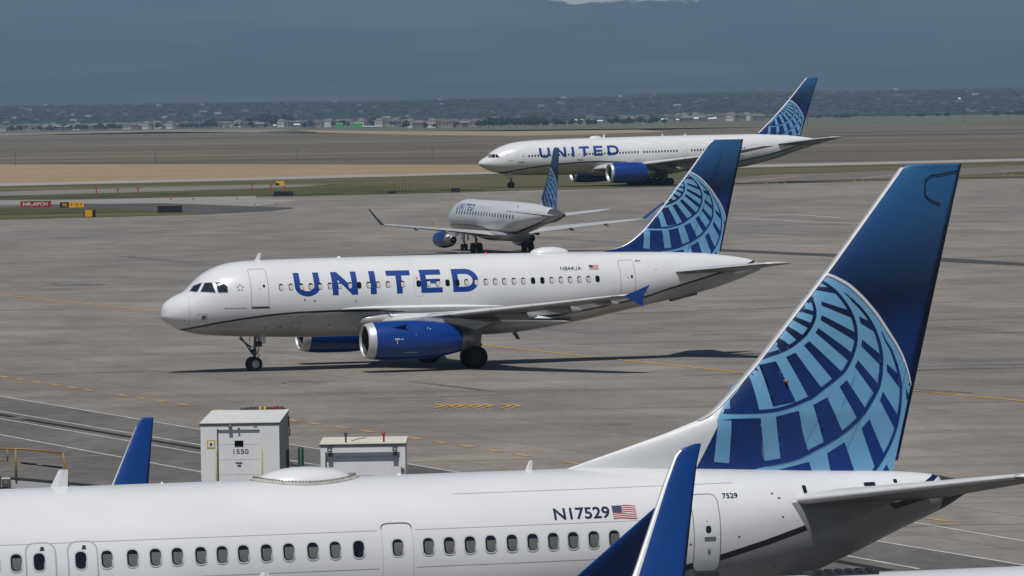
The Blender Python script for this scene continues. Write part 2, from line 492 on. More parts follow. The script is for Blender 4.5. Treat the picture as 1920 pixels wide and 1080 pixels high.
def make_fin(root, le, te, thick, m, name='tail_fin', n=160):
    z0, z1 = max(le[0][0], te[0][0]), min(le[-1][0], te[-1][0])
    fl, ft, half = fin_surface(le, te, thick)
    rings = []; us = [0, .0015, .004, .008, .015, .025, .04, .06, .085, .115, .15, .19, .24, .3, .37, .45, .53, .61, .7, .78, .86, .93, 1]
    for i in range(n + 1):
        z = z0 + (z1 - z0) * i / n; a, b = fl(z), ft(z)
        r = [(a + (b - a) * u, -half(a + (b - a) * u, z), z) for u in us] + [(a + (b - a) * u, half(a + (b - a) * u, z), z) for u in us[-2:0:-1]]
        rings.append(r)
    mb = MB(); mb.loft(rings, 0, True); f = mb.build(name, m, root, True)
    f.data.polygons[-1].use_smooth = False
    return f, half, fl, ft
def fin_edge(parent, fl, ft, half, z0, z1, m, wdt=0.11, off=0.016, name='leading_edge', n=40):
    rr = []
    for i in range(n + 1):
        z = z0 + (z1 - z0) * i / n; a = fl(z); r = []
        for d, s_ in ((wdt, -1), (wdt * .5, -1), (wdt * .15, -1), (0, 0), (wdt * .15, 1), (wdt * .5, 1), (wdt, 1)):
            r.append((a + d - off, s_ * (half(a + d, z) + .018), z))
        rr.append(r)
    mb = MB(); mb.loft(rr, 0, False, closed=False); return mb.build(name, m, parent, True)
ART = json.loads('''{"light": [[38.555, 9.72], [38.566, 9.703], [38.603, 9.689], [38.656, 9.671], [38.719, 9.646], [38.787, 9.614], [38.863, 9.576], [38.948, 9.531], [39.035, 9.48], [39.119, 9.425], [39.203, 9.36], [39.288, 9.285], [39.366, 9.214], [39.428, 9.157], [39.465, 9.123], [39.484, 9.104], [39.5, 9.086], [39.527, 9.057], [39.572, 9.009], [39.625, 8.95], [39.68, 8.89], [39.729, 8.834], [39.767, 8.791], [39.798, 8.756], [39.831, 8.715], [39.876, 8.656], [39.937, 8.571], [40.009, 8.468], [40.084, 8.361], [40.15, 8.266], [40.207, 8.186], [40.258, 8.113], [40.306, 8.044], [40.352, 7.972], [40.396, 7.9], [40.437, 7.828], [40.477, 7.753], [40.516, 7.671], [40.555, 7.578], [40.594, 7.475], [40.63, 7.374], [40.66, 7.283], [40.682, 7.202], [40.699, 7.127], [40.711, 7.064], [40.72, 7.02], [40.72, 7.026], [40.242, 5.017], [36.701, 5.157], [35.773, 6.34], [35.861, 6.486], [36.228, 7.097], [36.636, 7.4], [36.94, 7.755], [37.25, 8.13], [37.861, 8.909], [38.294, 9.397]], "bars": [[[38.091, 9.159], [38.257, 9.144], [38.211, 9.031], [38.034, 9.098]], [[37.91, 8.934], [38.242, 8.832], [38.24, 8.728], [37.853, 8.863]], [[37.751, 8.73], [38.171, 8.553], [38.102, 8.43], [37.706, 8.655]], [[37.571, 8.527], [37.944, 8.278], [37.809, 8.153], [37.503, 8.446]], [[37.368, 8.262], [37.63, 8.047], [37.396, 7.929], [37.251, 8.131]], [[37.075, 7.959], [37.151, 7.842], [36.94, 7.753], [37.019, 7.877]], [[38.295, 9.414], [38.661, 9.374], [38.804, 9.231], [38.305, 9.33]], [[38.434, 9.056], [39.099, 8.831], [39.208, 8.641], [38.433, 8.963]], [[38.429, 8.734], [39.27, 8.305], [39.267, 8.107], [38.394, 8.62]], [[38.336, 8.434], [39.185, 7.823], [39.104, 7.625], [38.256, 8.332]], [[38.098, 8.138], [38.906, 7.393], [38.702, 7.186], [37.964, 8.038]], [[37.515, 7.782], [37.749, 7.876], [38.065, 7.442], [38.406, 7.007], [38.043, 6.83], [37.796, 7.275]], [[36.871, 7.611], [37.27, 7.683], [37.485, 7.209], [37.726, 6.728], [37.155, 6.633], [37.018, 7.119]], [[36.624, 7.376], [36.718, 7.003], [36.807, 6.585], [36.788, 6.534], [35.939, 6.529], [35.995, 6.606], [36.117, 6.613], [36.131, 6.814], [36.31, 6.995]], [[35.777, 6.336], [35.525, 6.024], [35.375, 5.805], [35.238, 5.231], [36.705, 5.158], [37.019, 5.222], [36.957, 5.346], [36.9, 5.876], [36.843, 6.371], [36.135, 6.376]], [[37.221, 6.394], [37.796, 6.515], [37.918, 6.016], [38.087, 5.551], [37.835, 5.411], [37.02, 5.248], [36.957, 5.346], [37.4, 5.4], [37.324, 5.862]], [[38.164, 6.637], [38.523, 6.803], [38.956, 5.951], [38.843, 5.829], [38.506, 5.665], [38.496, 5.699]], [[38.85, 7.044], [39.031, 7.195], [39.545, 6.469], [39.329, 6.246]], [[39.243, 7.508], [39.329, 7.652], [39.821, 7.109], [39.757, 6.841]], [[39.439, 8.137], [39.891, 7.785], [39.897, 7.532], [39.418, 7.981]], [[39.363, 8.678], [39.65, 8.549], [39.796, 8.284], [39.407, 8.52]], [[40.076, 7.551], [40.364, 7.302], [40.416, 6.966], [40.085, 7.373]], [[39.977, 6.895], [40.373, 6.307], [40.29, 6.006], [39.896, 6.688]], [[39.629, 6.252], [40.02, 5.408], [39.78, 5.125], [39.433, 6.039]], [[39.009, 5.731], [39.251, 5.081], [39.25, 5.049], [38.665, 5.07], [38.57, 5.48]], [[37.35, 5.132], [37.699, 5.204], [38.125, 5.291], [38.189, 5.087]], [[40.084, 5.17], [40.149, 5.019], [39.981, 5.024]], [[40.584, 6.971], [40.66, 6.791], [40.636, 6.645], [40.592, 6.72]]], "lbar": [[35.79, 6.347], [36.125, 6.337], [36.115, 5.331], [35.734, 5.375]], "curves": [[[[38.14, 9.254], [38.151, 9.219], [38.167, 9.17], [38.184, 9.116], [38.197, 9.065], [38.208, 9.018], [38.218, 8.972], [38.224, 8.927], [38.227, 8.882], [38.227, 8.836], [38.225, 8.79], [38.218, 8.744], [38.205, 8.697], [38.187, 8.647], [38.162, 8.594], [38.133, 8.541], [38.102, 8.49], [38.069, 8.443], [38.034, 8.396], [37.997, 8.353], [37.96, 8.313], [37.924, 8.279], [37.889, 8.25], [37.85, 8.221], [37.807, 8.19], [37.759, 8.157], [37.707, 8.122], [37.653, 8.088], [37.598, 8.057], [37.539, 8.028], [37.476, 8.001], [37.412, 7.975], [37.351, 7.952], [37.29, 7.933], [37.229, 7.916], [37.169, 7.901], [37.113, 7.884], [37.06, 7.864], [37.011, 7.844], [36.971, 7.825], [36.943, 7.813]], [[38.187, 9.268], [38.2, 9.234], [38.22, 9.186], [38.24, 9.131], [38.257, 9.079], [38.272, 9.032], [38.285, 8.984], [38.296, 8.935], [38.302, 8.885], [38.304, 8.835], [38.302, 8.783], [38.295, 8.73], [38.282, 8.675], [38.261, 8.619], [38.234, 8.561], [38.203, 8.505], [38.17, 8.451], [38.136, 8.4], [38.098, 8.351], [38.058, 8.304], [38.019, 8.262], [37.979, 8.224], [37.94, 8.192], [37.9, 8.162], [37.856, 8.13], [37.808, 8.095], [37.755, 8.059], [37.699, 8.023], [37.64, 7.988], [37.578, 7.957], [37.513, 7.927], [37.447, 7.899], [37.383, 7.874], [37.319, 7.853], [37.256, 7.835], [37.197, 7.818], [37.145, 7.802], [37.096, 7.784], [37.05, 7.766], [37.009, 7.749], [36.981, 7.737]]], [[[38.413, 9.539], [38.448, 9.512], [38.5, 9.475], [38.556, 9.432], [38.607, 9.392], [38.653, 9.356], [38.696, 9.319], [38.738, 9.282], [38.779, 9.243], [38.818, 9.202], [38.856, 9.158], [38.893, 9.112], [38.929, 9.066], [38.963, 9.02], [38.995, 8.973], [39.026, 8.926], [39.056, 8.877], [39.085, 8.826], [39.112, 8.774], [39.138, 8.721], [39.16, 8.669], [39.179, 8.618], [39.195, 8.567], [39.209, 8.516], [39.22, 8.465], [39.229, 8.415], [39.235, 8.364], [39.239, 8.314], [39.24, 8.263], [39.24, 8.213], [39.238, 8.164], [39.233, 8.114], [39.225, 8.062], [39.211, 8.005], [39.194, 7.944], [39.173, 7.883], [39.152, 7.827], [39.132, 7.779], [39.111, 7.735], [39.087, 7.692], [39.059, 7.644], [39.029, 7.591], [38.997, 7.537], [38.96, 7.483], [38.913, 7.43], [38.85, 7.375], [38.773, 7.318], [38.692, 7.261], [38.614, 7.207], [38.544, 7.159], [38.477, 7.114], [38.41, 7.071], [38.345, 7.028], [38.277, 6.981], [38.209, 6.933], [38.148, 6.89], [38.099, 6.859], [38.077, 6.847], [38.079, 6.849], [38.06, 6.847], [38.018, 6.834], [37.948, 6.807], [37.86, 6.771], [37.762, 6.734], [37.662, 6.7], [37.558, 6.67], [37.448, 6.641], [37.335, 6.615], [37.224, 6.595], [37.115, 6.582], [37.006, 6.574], [36.897, 6.57], [36.786, 6.567], [36.676, 6.565], [36.565, 6.565], [36.455, 6.566], [36.347, 6.568], [36.234, 6.573], [36.117, 6.579], [36.014, 6.585], [35.941, 6.589]], [[38.448, 9.582], [38.485, 9.557], [38.537, 9.521], [38.596, 9.48], [38.65, 9.44], [38.697, 9.404], [38.742, 9.367], [38.787, 9.329], [38.831, 9.289], [38.872, 9.244], [38.912, 9.198], [38.95, 9.151], [38.987, 9.104], [39.023, 9.057], [39.057, 9.01], [39.09, 8.961], [39.122, 8.911], [39.153, 8.859], [39.183, 8.805], [39.21, 8.75], [39.235, 8.696], [39.256, 8.641], [39.275, 8.587], [39.29, 8.533], [39.303, 8.479], [39.313, 8.425], [39.319, 8.37], [39.323, 8.316], [39.325, 8.263], [39.325, 8.21], [39.323, 8.158], [39.318, 8.103], [39.308, 8.047], [39.294, 7.985], [39.275, 7.921], [39.254, 7.858], [39.232, 7.799], [39.21, 7.747], [39.187, 7.7], [39.162, 7.654], [39.134, 7.605], [39.103, 7.552], [39.07, 7.495], [39.029, 7.435], [38.975, 7.375], [38.906, 7.315], [38.826, 7.255], [38.743, 7.197], [38.665, 7.143], [38.595, 7.094], [38.526, 7.049], [38.46, 7.006], [38.395, 6.963], [38.329, 6.917], [38.261, 6.869], [38.198, 6.826], [38.146, 6.792], [38.114, 6.775], [38.091, 6.77], [38.082, 6.77], [38.049, 6.76], [37.982, 6.734], [37.894, 6.698], [37.794, 6.66], [37.69, 6.625], [37.584, 6.594], [37.47, 6.564], [37.354, 6.537], [37.239, 6.517], [37.125, 6.503], [37.013, 6.495], [36.901, 6.491], [36.79, 6.488], [36.678, 6.486], [36.566, 6.486], [36.455, 6.487], [36.346, 6.49], [36.232, 6.494], [36.114, 6.5], [36.01, 6.506], [35.938, 6.511]]], [[[39.001, 9.25], [39.035, 9.218], [39.085, 9.171], [39.136, 9.124], [39.171, 9.09], [39.174, 9.086], [39.193, 9.112], [39.159, 9.088], [39.175, 9.067], [39.219, 9.023], [39.282, 8.962], [39.35, 8.896], [39.409, 8.833], [39.458, 8.775], [39.504, 8.717], [39.547, 8.659], [39.586, 8.603], [39.621, 8.549], [39.652, 8.496], [39.681, 8.444], [39.707, 8.392], [39.732, 8.341], [39.754, 8.29], [39.774, 8.238], [39.793, 8.184], [39.813, 8.128], [39.831, 8.071], [39.848, 8.014], [39.861, 7.959], [39.872, 7.907], [39.881, 7.856], [39.888, 7.805], [39.893, 7.755], [39.896, 7.699], [39.899, 7.64], [39.899, 7.587], [39.899, 7.551], [39.918, 7.574], [39.98, 7.563], [39.896, 7.577], [39.883, 7.539], [39.881, 7.486], [39.879, 7.415], [39.875, 7.338], [39.868, 7.269], [39.858, 7.211], [39.844, 7.154], [39.828, 7.099], [39.811, 7.049], [39.796, 7.008], [39.78, 6.975], [39.761, 6.939], [39.734, 6.892], [39.695, 6.827], [39.648, 6.752], [39.598, 6.675], [39.552, 6.607], [39.513, 6.551], [39.476, 6.503], [39.439, 6.457], [39.396, 6.407], [39.346, 6.353], [39.291, 6.298], [39.233, 6.242], [39.173, 6.189], [39.111, 6.138], [39.047, 6.089], [38.979, 6.041], [38.907, 5.992], [38.827, 5.942], [38.741, 5.89], [38.655, 5.841], [38.573, 5.796], [38.502, 5.76], [38.438, 5.73], [38.369, 5.699], [38.284, 5.661], [38.177, 5.611], [38.058, 5.554], [37.934, 5.499], [37.817, 5.455], [37.706, 5.422], [37.595, 5.397], [37.485, 5.377], [37.38, 5.359], [37.285, 5.342], [37.197, 5.329], [37.11, 5.317], [37.015, 5.307], [36.9, 5.295], [36.772, 5.285], [36.656, 5.276], [36.575, 5.268]], [[39.01, 9.259], [39.047, 9.23], [39.1, 9.186], [39.154, 9.142], [39.192, 9.111], [39.207, 9.097], [39.172, 9.08], [39.196, 9.11], [39.21, 9.098], [39.255, 9.056], [39.32, 8.997], [39.39, 8.931], [39.453, 8.868], [39.505, 8.809], [39.554, 8.751], [39.6, 8.693], [39.642, 8.636], [39.68, 8.582], [39.715, 8.528], [39.746, 8.475], [39.776, 8.422], [39.802, 8.369], [39.826, 8.315], [39.849, 8.262], [39.87, 8.207], [39.891, 8.151], [39.911, 8.092], [39.929, 8.033], [39.944, 7.976], [39.957, 7.92], [39.967, 7.867], [39.975, 7.814], [39.982, 7.76], [39.986, 7.702], [39.988, 7.641], [39.989, 7.586], [39.988, 7.546], [39.965, 7.5], [39.897, 7.527], [39.972, 7.526], [39.977, 7.53], [39.975, 7.481], [39.973, 7.41], [39.969, 7.33], [39.962, 7.257], [39.95, 7.192], [39.935, 7.131], [39.918, 7.073], [39.9, 7.02], [39.883, 6.975], [39.866, 6.937], [39.845, 6.897], [39.816, 6.848], [39.777, 6.782], [39.729, 6.706], [39.678, 6.628], [39.631, 6.558], [39.591, 6.501], [39.553, 6.45], [39.513, 6.401], [39.468, 6.35], [39.416, 6.294], [39.36, 6.237], [39.3, 6.179], [39.237, 6.123], [39.173, 6.071], [39.106, 6.02], [39.036, 5.97], [38.961, 5.92], [38.88, 5.868], [38.792, 5.816], [38.704, 5.765], [38.62, 5.72], [38.547, 5.682], [38.48, 5.651], [38.41, 5.62], [38.326, 5.582], [38.222, 5.532], [38.102, 5.474], [37.975, 5.416], [37.853, 5.368], [37.734, 5.334], [37.617, 5.308], [37.505, 5.287], [37.399, 5.269], [37.302, 5.253], [37.212, 5.242], [37.122, 5.233], [37.025, 5.224], [36.908, 5.217], [36.779, 5.212], [36.661, 5.208], [36.58, 5.206]]], [[[39.939, 8.312], [39.956, 8.269], [39.98, 8.208], [40.009, 8.14], [40.038, 8.078], [40.069, 8.025], [40.101, 7.976], [40.133, 7.928], [40.16, 7.88], [40.183, 7.829], [40.204, 7.776], [40.224, 7.722], [40.243, 7.669], [40.266, 7.609], [40.29, 7.545], [40.31, 7.489], [40.322, 7.457], [40.383, 7.482], [40.371, 7.515], [40.358, 7.549], [40.29, 7.538], [40.3, 7.504], [40.318, 7.451], [40.337, 7.388], [40.355, 7.326], [40.369, 7.266], [40.384, 7.203], [40.397, 7.14], [40.406, 7.077], [40.412, 7.017], [40.415, 6.958], [40.415, 6.897], [40.414, 6.83], [40.41, 6.757], [40.404, 6.678], [40.396, 6.597], [40.387, 6.52], [40.377, 6.445], [40.365, 6.371], [40.352, 6.299], [40.338, 6.231], [40.323, 6.167], [40.307, 6.108], [40.289, 6.048], [40.268, 5.985], [40.243, 5.916], [40.216, 5.843], [40.186, 5.77], [40.153, 5.699], [40.116, 5.627], [40.076, 5.556], [40.035, 5.487], [39.997, 5.424], [39.965, 5.373], [39.936, 5.328], [39.908, 5.287], [39.876, 5.244], [39.836, 5.194], [39.79, 5.14], [39.748, 5.092], [39.718, 5.058]], [[39.952, 8.317], [39.973, 8.276], [40.003, 8.217], [40.037, 8.151], [40.07, 8.093], [40.102, 8.044], [40.137, 7.997], [40.172, 7.95], [40.204, 7.9], [40.232, 7.848], [40.256, 7.794], [40.279, 7.741], [40.302, 7.688], [40.326, 7.628], [40.351, 7.564], [40.373, 7.509], [40.385, 7.477], [40.32, 7.463], [40.308, 7.495], [40.295, 7.527], [40.356, 7.551], [40.365, 7.521], [40.382, 7.468], [40.402, 7.403], [40.42, 7.34], [40.435, 7.279], [40.45, 7.215], [40.463, 7.149], [40.473, 7.083], [40.479, 7.02], [40.482, 6.958], [40.483, 6.895], [40.481, 6.827], [40.477, 6.752], [40.471, 6.671], [40.463, 6.59], [40.454, 6.511], [40.444, 6.435], [40.432, 6.36], [40.419, 6.287], [40.404, 6.217], [40.389, 6.152], [40.373, 6.09], [40.354, 6.029], [40.332, 5.964], [40.307, 5.894], [40.279, 5.82], [40.248, 5.745], [40.215, 5.672], [40.178, 5.598], [40.137, 5.524], [40.097, 5.454], [40.06, 5.391], [40.028, 5.338], [40.0, 5.292], [39.971, 5.248], [39.939, 5.202], [39.9, 5.149], [39.856, 5.092], [39.817, 5.042], [39.789, 5.006]]]], "rim": [[[38.554, 9.674], [38.591, 9.66], [38.643, 9.641], [38.705, 9.616], [38.771, 9.585], [38.846, 9.546], [38.929, 9.501], [39.015, 9.451], [39.096, 9.397], [39.178, 9.333], [39.262, 9.26], [39.34, 9.189], [39.401, 9.132], [39.439, 9.098], [39.457, 9.081], [39.472, 9.064], [39.499, 9.034], [39.544, 8.987], [39.597, 8.929], [39.652, 8.868], [39.701, 8.813], [39.739, 8.771], [39.77, 8.736], [39.803, 8.696], [39.847, 8.638], [39.909, 8.554], [39.981, 8.451], [40.056, 8.345], [40.123, 8.249], [40.18, 8.17], [40.232, 8.098], [40.28, 8.03], [40.327, 7.959], [40.371, 7.887], [40.413, 7.817], [40.454, 7.743], [40.493, 7.663], [40.534, 7.57], [40.574, 7.469], [40.612, 7.368], [40.643, 7.279], [40.667, 7.199], [40.686, 7.125], [40.7, 7.062], [40.711, 7.018]], [[38.578, 9.732], [38.615, 9.719], [38.669, 9.7], [38.733, 9.676], [38.804, 9.644], [38.88, 9.606], [38.966, 9.56], [39.056, 9.509], [39.142, 9.453], [39.228, 9.386], [39.314, 9.311], [39.392, 9.239], [39.454, 9.182], [39.492, 9.147], [39.512, 9.127], [39.528, 9.109], [39.555, 9.079], [39.599, 9.031], [39.653, 8.972], [39.708, 8.911], [39.756, 8.855], [39.794, 8.812], [39.825, 8.776], [39.859, 8.734], [39.904, 8.674], [39.965, 8.589], [40.038, 8.485], [40.111, 8.378], [40.177, 8.282], [40.233, 8.202], [40.284, 8.129], [40.331, 8.059], [40.377, 7.986], [40.42, 7.912], [40.461, 7.839], [40.5, 7.763], [40.539, 7.68], [40.577, 7.585], [40.615, 7.481], [40.649, 7.379], [40.677, 7.288], [40.698, 7.205], [40.712, 7.129], [40.722, 7.066], [40.728, 7.021]]]}''')
def globe(parent, half, A, T):
    """A: 3x2 affine from the reference fin to this one"""
    def tf(p): return (p[0] * A[0][0] + p[1] * A[1][0] + A[2][0], p[0] * A[0][1] + p[1] * A[1][1] + A[2][1])
    def mp(off): return lambda x, z: (x, -(half(x, z) + off), z)
    g = printed('globe_emblem', [[tf(p) for p in ART['light']]], mp(.006), GLIGHT, parent, .11, .11)
    lines = [[tf(p) for p in b] for b in ART['bars']]
    for L1_ in lines: printed('globe_bar_print', [L1_], mp(.012), T, g, .11, .11)
    for a, b in ART['curves']: printed('globe_line_print', strips([tf(p) for p in a], [tf(p) for p in b]), mp(.018), T, g, .11, .11)
    printed('globe_line_print', [[tf(p) for p in ART['lbar']]], mp(.023), GLIGHT, g, .11, .11)
    printed('globe_rim', strips([tf(p) for p in ART['rim'][0]], [tf(p) for p in ART['rim'][1]]), mp(.024), RIMP, g, .11, .11)
def make_engine(root, c, prof, lip, inner, nozzle, core, m, fan_x, rf, name='engine', marks=False, side=-1):
    """c centre (y,z) at x=0; prof outer nacelle (x,r)"""
    mb = MB(); mb.lathe(prof, (0, c[0], c[1]), n=48); e = mb.build(name, m, root, True)
    mb = MB(); mb.lathe(lip, (0, c[0], c[1]), n=48); mb.build('intake_lip', SILVER, e, True)
    mb = MB(); mb.lathe(inner, (0, c[0], c[1]), n=40); mb.build('intake_duct', mat("intake duct grey", (0.05, 0.05, 0.055), 0.5), e, True)
    mb = MB(); nb = 22
    for k in range(nb):
        a = 2 * pi * k / nb; b = a + 2 * pi / nb * 0.9
        mb.add([(fan_x, c[0] + .25 * rf * cos(a), c[1] + .25 * rf * sin(a)), (fan_x - .05, c[0] + rf * cos(a), c[1] + rf * sin(a)),
                (fan_x + .16, c[0] + rf * cos(b), c[1] + rf * sin(b)), (fan_x + .10, c[0] + .25 * rf * cos(b), c[1] + .25 * rf * sin(b))], [(0, 1, 2, 3)])
    mb.lathe([(fan_x + .2, 0.01), (fan_x + .2, rf)], (0, c[0], c[1]), n=24)
    mb.build('fan', DARKMET, e)
    mb = MB(); mb.lathe([(fan_x - .45 * rf, .005), (fan_x - .3 * rf, .12 * rf), (fan_x, .28 * rf)], (0, c[0], c[1]), n=20); mb.build('spinner', DARKMET, e, True)
    mb = MB(); mb.lathe(nozzle, (0, c[0], c[1]), n=40); mb.build('nozzle', STEEL, e, True)
    if core:
        mb = MB(); mb.lathe(core, (0, c[0], c[1]), n=30); mb.build('exhaust_cone', DARKMET, e, True)
    return e
def pylon(root, pts, y, w, m):
    mb = MB(); n = len(pts)
    v = [(x, y - w / 2 * t, z) for x, z, t in pts] + [(x, y + w / 2 * t, z) for x, z, t in pts]
    f = [tuple(range(n)), tuple(range(n, 2 * n))[::-1]] + [(i, i + n, (i + 1) % n + n, (i + 1) % n) for i in range(n)]
    mb.add(v, f); return mb.build('engine_pylon', m, root)
def gear(root, name, x, y, zt, r, w, gap, axles, lean=0.0, doors=None, strut_r=0.11):
    """wheels as pairs either side of the strut; axles = list of x offsets"""
    mb = MB(); ax = r
    mb.tube([(x + lean, y, zt), (x + lean * .3, y, ax + r * .9), ], strut_r, 12)
    mb.tube([(x + lean * .3, y, ax + r * .95), (x, y, ax)], strut_r * .66, 12)
    mb.tube([(x - r * 1.9, y, zt), (x - .05, y, ax + r * 1.3)], strut_r * .45, 8)
    mb.tube([(x + .12, y, ax + r * 1.9), (x + r * .8, y, ax + r * 1.1), (x + .1, y, ax + r * .3)], strut_r * .35, 6)
    for a in axles: mb.tube([(x + a, y - gap - .02, ax), (x + a, y + gap + .02, ax)], strut_r * .6, 8)
    if len(axles) > 1: mb.tube([(x + axles[0], y, ax), (x + axles[-1], y, ax)], strut_r, 8)
    mb.box(x - .09, x + .1, y - .13, y + .13, ax + r * 1.5, ax + r * 1.75)
    g = mb.build(name, STRUT, root, True)
    for p in g.data.polygons: p.use_smooth = len(p.vertices) == 4
    for a in axles:
        for sd in (-1, 1):
            yc = y + sd * gap
            mw = MB()
            mw.lathe([(-w / 2, r * .55), (-w / 2, r * .9), (-w * .32, r), (w * .32, r), (w / 2, r * .9), (w / 2, r * .55)], (x + a, yc, r), 'y', 28, 0)
            mw.lathe([(-w * .42, .01), (-w * .42, r * .25), (-w * .36, r * .28), (-w * .38, r * .55)], (x + a, yc, r), 'y', 24, 1)
            mw.lathe([(w * .38, r * .55), (w * .36, r * .28), (w * .42, r * .25), (w * .42, .01)], (x + a, yc, r), 'y', 24, 1)
            mw.build('wheel', [RUBBER, HUB if strut_r < .1 else HUBD], g, True)
    for (dx0, dx1, dy, z0, z1) in (doors or []):
        md = MB(); md.add([(x + dx0, y + dy, z1), (x + dx1, y + dy, z1), (x + dx1 - .06, y + dy * 1.12, z0), (x + dx0 + .1, y + dy * 1.12, z0),
                           (x + dx0, y + dy * .93, z1), (x + dx1, y + dy * .93, z1), (x + dx1 - .06, y + dy * 1.05, z0), (x + dx0 + .1, y + dy * 1.05, z0)],
                          [(0, 1, 2, 3), (7, 6, 5, 4), (0, 4, 5, 1), (1, 5, 6, 2), (2, 6, 7, 3), (3, 7, 4, 0)])
        md.build('gear_door', WHITE, g)
    return g
def blade_antenna(root, x, z, h, c, rake, m=None):
    mb = MB(); rr = []
    for k in range(4):
        q = k / 3; cc = c * (1 - .5 * q); xx = x + rake * q
        rr.append([(xx, 0, z + h * q), (xx + cc * .4, -.022, z + h * q), (xx + cc, 0, z + h * q), (xx + cc * .4, .022, z + h * q)])
    mb.loft(rr, 0, True); return mb.build('blade_antenna', m or WHITE, root)
def radome(root, x0, x1, zb, zt, wy, collar=False, fus=None):
    mb = MB(); n, mseg = 20, 24; rings = []
    for i in range(n + 1):
        q = i / n; e = sqrt(max(0, 1 - (2 * q - 1) ** 2)); e = max(e, .02)
        x = x0 + (x1 - x0) * q
        rings.append([(x, wy * e * cos(pi * k / mseg), zb + (zt - zb) * e ** 0.9 * sin(pi * k / mseg) - (0.35 if k in (0, mseg) else 0)) for k in range(mseg + 1)])
    mb.loft(rings, 0, False, closed=False); d = mb.build('satellite_radome', WHITE, root, True)
    if collar:
        cm = mat("weathered radome collar", (0.36, 0.35, 0.33), 0.6, var=0.35, scale=6)
        mb = MB(); N = 72; rr = []
        for k in range(N + 1):
            a = 2 * pi * k / N; r = []
            for (s_, dz) in ((1.0, .030), (1.05, .026), (1.10, .010)):
                x = (x0 + x1) / 2 + (x1 - x0) / 2 * s_ * cos(a); y = wy * s_ * sin(a)
                t, b, w, c = fus.dims(x); zz = c + (t - c) * sqrt(max(0, 1 - (y / w) ** 2))
                r.append((x, y, zz + dz + (.05 if s_ == 1.0 else 0)))
            rr.append(r)
        mb.loft(rr, 0, False, closed=False); mb.build('radome_collar', cm, d, True)
        mb = MB()
        for k in range(46):
            a = pi + pi * (k + .5) / 46; x = (x0 + x1) / 2 + (x1 - x0) / 2 * 1.02 * cos(a); y = wy * 1.02 * sin(a)
            t, b, w, c = fus.dims(x); zz = c + (t - c) * sqrt(max(0, 1 - (y / w) ** 2)) + .082
            mb.box(x - .014, x + .014, y - .014, y + .012, zz - .01, zz + .006)
        o = mb.build('fastener_row', mat("fastener dark", (.20, .19, .18), .5), d); tag(o, kind='stuff')
    return d
def cabin_windows(root, fus, xs, z, w, h, blind=True, dark=(), off=.008, blindmat=None, frame=True, bl=0.72):
    mp1, mp2, mp3 = fus.onto(off), fus.onto(off + .005), fus.onto(off + .010)
    for i, x in enumerate(xs):
        zc = z(x) if callable(z) else z
        r = min(w, h) * .42
        P = rrect(x - w / 2, x + w / 2, zc - h / 2, zc + h / 2, r, 4)
        v = [mp1(x, zc)] + [mp1(a, b) for a, b in P]; n = len(P)
        f = [(0, 1 + k, 1 + (k + 1) % n) for k in range(n)]; fm = [0] * n
        if frame:
            Q = rrect(x - w / 2 - w * .10, x + w / 2 + w * .10, zc - h / 2 - h * .07, zc + h / 2 + h * .07, r * 1.15, 4)
            k0 = len(v); v += [mp1(a, b) for a, b in Q] 
            f += [(1 + k, k0 + k, k0 + (k + 1) % n, 1 + (k + 1) % n) for k in range(n)]; fm += [1] * n
        o = obj('window', v, f, [GLASS, FRAMEM], root, False, fm)
        if blind and i not in dark:
            b = bl + (random.random() - .5) * .10
            g = w * .10
            B = [p for p in rrect(x - w / 2 + g * 1.5, x + w / 2 - g * .4, zc - h / 2 + g * .5, zc + h / 2 - g, r * .9, 4)]  # wider forward gap shapes a dark sliver standing for the recess shadow
            zt = zc - h / 2 + h * b
            B = [(a, min(q_, zt)) for a, q_ in B]
            v = [mp2(x, zc - h * .15)] + [mp2(a, q_) for a, q_ in B]; n = len(B)
            obj('blind', v, [(0, 1 + k, 1 + (k + 1) % n) for k in range(n)], blindmat or SHADEM, o)
def door(root, fus, x0, x1, z0, z1, r, seam=.025, win=None, handle=None, off=.006, sill=False, label=None, seam_m=None):
    d = printed('door', [rrect(x0, x1, z0, z1, r)], fus.onto(off), WHITE, root, .3, .12)
    printed('door_seam', ring(x0 - seam, x1 + seam, z0 - seam, z1 + seam, r + seam, seam), fus.onto(off + .001), seam_m or SEAM, d, .3, .12)
    if win:
        x, z, s = win
        printed('door_window', [rrect(x - s / 2, x + s / 2, z - s * .6, z + s * .6, s * .45)], fus.onto(off + .006), GLASS, d)
    if handle:
        x, z, s = handle
        printed('handle', [rrect(x - s / 2, x + s / 2, z - s * .16, z + s * .16, s * .08)], fus.onto(off + .006), SEAM, d)
    if sill:
        printed('sill', [rrect(x0 - .03, x1 + .08, z0 - .10, z0 - .035, .03)], fus.onto(off + .004), BLACKP, d)
    if label: tag(d, label)
    return d
def flag_print(root, fus, x0, x1, z0, z1, off=.01):
    mp = fus.onto(off); f = printed('flag', [rrect(x0, x1, z0, z1, .005, 1)], mp, FLAGW, root)
    h = (z1 - z0) / 13
    rows = []
    for k in range(7):
        zz = z1 - (2 * k + 1) * h; xa = x0 + (x1 - x0) * .42 if k < 4 else x0
        n = 6
        top = [(xa + (x1 - xa) * j / n, zz + h + .012 * sin(5 * j / n)) for j in range(n + 1)]
        bt = [(xa + (x1 - xa) * j / n, zz + .012 * sin(5 * j / n)) for j in range(n + 1)]
        rows += strips(top, bt)
    printed('flag_stripe_print', rows, fus.onto(off + .004), FLAGR, f)
    printed('flag_canton', [[(x0, z1 - 7 * h), (x0 + (x1 - x0) * .41, z1 - 7 * h), (x0 + (x1 - x0) * .41, z1), (x0, z1)]], fus.onto(off + .008), FLAGB, f)
